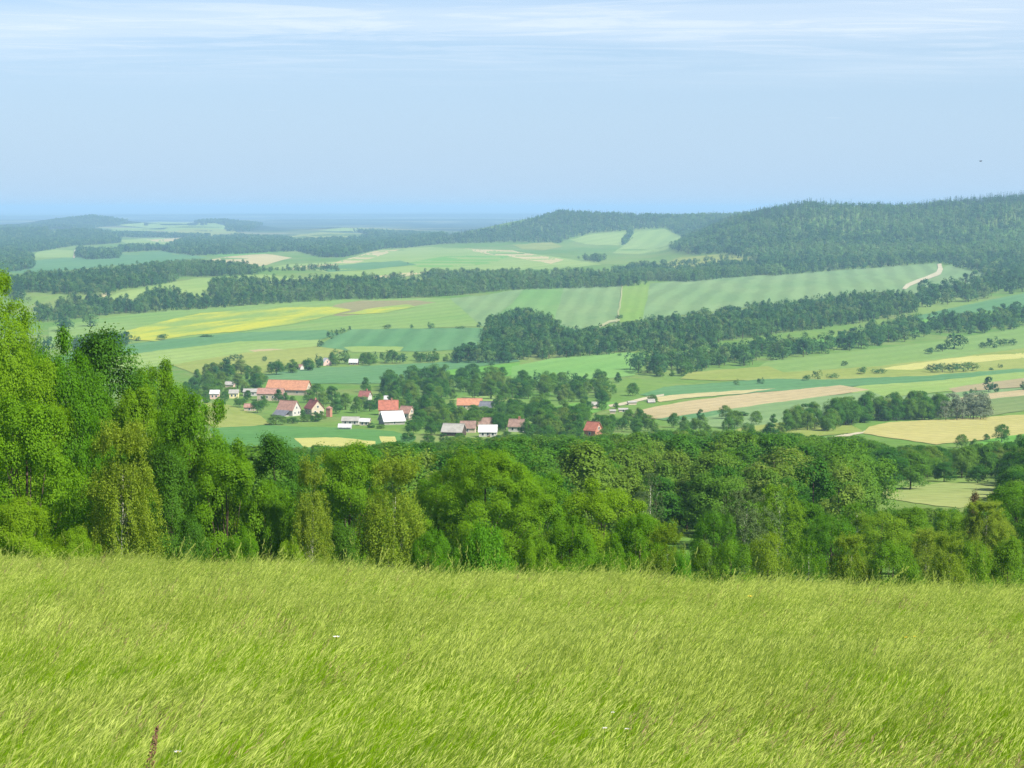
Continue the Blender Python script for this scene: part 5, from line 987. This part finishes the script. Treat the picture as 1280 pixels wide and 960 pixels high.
# ------------------------------------------------------------------ small things in the meadow and the sky
PET = plain('white_petal', (0.75, 0.75, 0.72), .7, .2, .04, 20); YP = plain('yellow_petal', (0.70, 0.55, 0.04), .7, .2, .04, 20); ST = plain('green_stem', (0.10, 0.17, 0.03), .8, .1, .1, 20); SOR = plain('sorrel_seed', (0.34, 0.20, 0.115), .9, .1, .25, 40)
def meadow_at(u, v, h):      # foot of a plant whose top, h above the ground, shows at (u, v)
    s = float(slope_v(v)); ys = np.linspace(6, 60, 4000); k = (u - 640) / F * 1.005
    z = terrain(k * ys, ys) + h; hit = (-s * ys < z) & (ys > 9); i = int(np.argmax(hit)) if hit.any() else int(np.argmax(np.where(ys > 30, z + s * ys, -99))); return k * ys[i], ys[i], float(terrain(k * ys[i], ys[i]))
def flower(u, v, h, r, mat, label, name='meadow_flower', petals=9):
    X, Y, Z = meadow_at(u, v, h); root = tag(empty(name, (X, Y, Z)), label, 'flower', 'flowers in the meadow')
    b = MB(); b.tube([(0, 0, -.05), (0.02, 0, h * .5), (.05, 0, h)], [.002, .0018, .0015], 5); link('stem', b.mesh('stem', [ST]), root)
    b = MB()
    for k in range(petals):
        a = 6.283 * k / petals; c, s_ = math.cos(a), math.sin(a); t = Vector((-s_, c, 0)) * r * .22; o = Vector((.05, 0, h)); e = o + Vector((c, s_, 0.35)) * r; m_ = o + Vector((c, s_, .3)) * r * .6
        b.add([o, m_ + t, e, m_ - t], [(0, 1, 2, 3)])
    link('petals', b.mesh('petals', [mat]), root)
    b = MB(); b.tube([(.05, 0, h), (.05, 0, h + r * .25)], [r * .25, r * .18], 7); link('flower_head', b.mesh('flower_head', [YP]), root)
flower(411, 797, .74, .035, PET, 'white flower alone in the middle of the left meadow half')
flower(203, 941, .62, .022, PET, 'white flower low in the grass near the bottom left')
flower(746, 911, .64, .016, PET, 'left white flower of the loose row near the bottom centre'); flower(757, 891, .64, .014, PET, 'upper white flower of the loose row near the bottom centre'); flower(774, 912, .64, .016, PET, 'right white flower of the loose row near the bottom centre')
flower(1131, 797, .74, .022, YP, 'left yellow flower of the pair in the right meadow half'); flower(1142, 796, .74, .02, YP, 'right yellow flower of the pair in the right meadow half'); flower(936, 746, .78, .05, YP, 'single yellow flower at the far edge of the meadow')
def sorrel(u, v, h, label):
    X, Y, Z = meadow_at(u, v, h); root = tag(empty('sorrel', (X, Y, Z)), label, 'plant'); q = random.Random(3)
    b = MB(); b.tube([(0, 0, -.05), (.03, 0, h * .5), (.11, 0, h)], [.004, .003, .0015], 6); link('stalk', b.mesh('stalk', [SOR]), root)
    b = MB()
    for i in range(230):
        t = i / 230; z = h * (.68 + .31 * t); r = .020 * (1 - t) + .004; a = q.random() * 6.28; c = Vector((.03 + .08 * (z / h - .5) * 2 + r * math.cos(a), r * math.sin(a), z + q.uniform(-.01, .01)))
        d = Vector((q.uniform(-1, 1), q.uniform(-1, 1), q.uniform(-1, 1))).normalized() * .006; e = d.orthogonal().normalized() * .005
        b.add([c - d, c + e, c + d, c - e], [(0, 1, 2, 3)])
    link('seed_head', b.mesh('seed_head', [SOR]), root)
sorrel(161, 907, .78, 'rusty brown sorrel spike standing near the bottom left')
def plume(u, v, h, label, lean=.16):
    X, Y, Z = meadow_at(u, v, h); root = tag(empty('grass_stalk', (X, Y, Z)), label, 'grass stalk', 'tall stalks above the meadow edge'); q = random.Random(int(u))
    P = [Vector((lean * t * t * h / .9, 0, h * t)) for t in (-.06, .3, .6, .85, 1)]
    b = MB(); b.tube(P, [.004, .0035, .003, .0025, .001], 5); link('stem', b.mesh('stem', [GS]), root); b = MB()
    for i in range(90):
        t = .74 + .27 * i / 90; c = Vector((lean * t * t * h / .9, 0, h * t)) + Vector((q.gauss(.004, .009), q.gauss(0, .009), q.gauss(0, .01))) * (1.4 - (t - .74) * 3)
        d = Vector((.35 + q.uniform(-.3, .4), q.uniform(-.3, .3), 1)).normalized() * .016; e = d.orthogonal().normalized() * .006; b.add([c - d, c + e, c + d, c - e], [(0, 1, 2, 3)])
    link('seed_head', b.mesh('seed_head', [GS]), root)
for u, v, h, lab, ln in [(458, 686, 1.25, 'tallest pale grass stalk before the weeping birch', .3), (467, 684, 1.25, 'second tall pale stalk right beside the tallest one', .12), (489, 708, 1.05, 'bent pale stalk below the weeping birch', .45), (327, 695, 1.1, 'pale stalk before the low maple at the meadow edge', .35), (336, 700, 1.05, 'curved stalk just right of the pale one by the low maple', .55),
                         (778, 716, 1.2, 'pale stalk under the wide yellow-green maple', .25), (906, 712, 1.25, 'thin reddish stalk before the silvery willow', .12), (1040, 709, 1.4, 'long arching stalk before the olive tree of the thicket', .6), (1000, 736, 1.1, 'drooping pale stalk at the right meadow edge', .7), (285, 672, 1.2, 'upright stalk before the bright maple by the slender tree', .2), (214, 674, 1.15, 'arching stalk in front of the dark slender tree', .4), (66, 676, 1.15, 'arching stalk at the far left of the meadow edge', .5)]:
    plume(u, v, h, lab, ln)
def bird():
    Y = 320.0; root = tag(empty('bird', ((1222.5 - 640) / F * Y, Y, -Y * float(slope_v(201.5))), 0.3), 'dark bird gliding high in the sky above the right hill', 'bird')
    m = plain('dark_feather', (0.03, 0.032, 0.038), .9, .1, .1, 5); b = MB()
    b.tube([(-.22, 0, 0), (-.14, 0, .01), (0, 0, .015), (.13, 0, .02), (.2, 0, .025), (.26, 0, .015)], [.02, .05, .075, .06, .04, .008], 8); b.add([(-.2, -.02, 0), (-.2, .02, 0), (-.36, .06, 0), (-.36, -.06, 0)], [(0, 1, 2, 3)])
    link('body', b.mesh('body', [m], True), root)
    for sg in (-1, 1):
        b = MB(); p = [(.1, 0, .03), (.14, sg * .25, .09), (.02, sg * .55, .06), (-.05, sg * .5, .055), (-.09, sg * .22, .075), (-.08, 0, .02)]
        b.add(p + [(x, y, z + .012) for x, y, z in p], [(5, 4, 3, 2, 1, 0), (6, 7, 8, 9, 10, 11)] + [(i, (i + 1) % 6, 6 + (i + 1) % 6, 6 + i) for i in range(6)]); link('wing', b.mesh('wing', [m]), root)
bird()
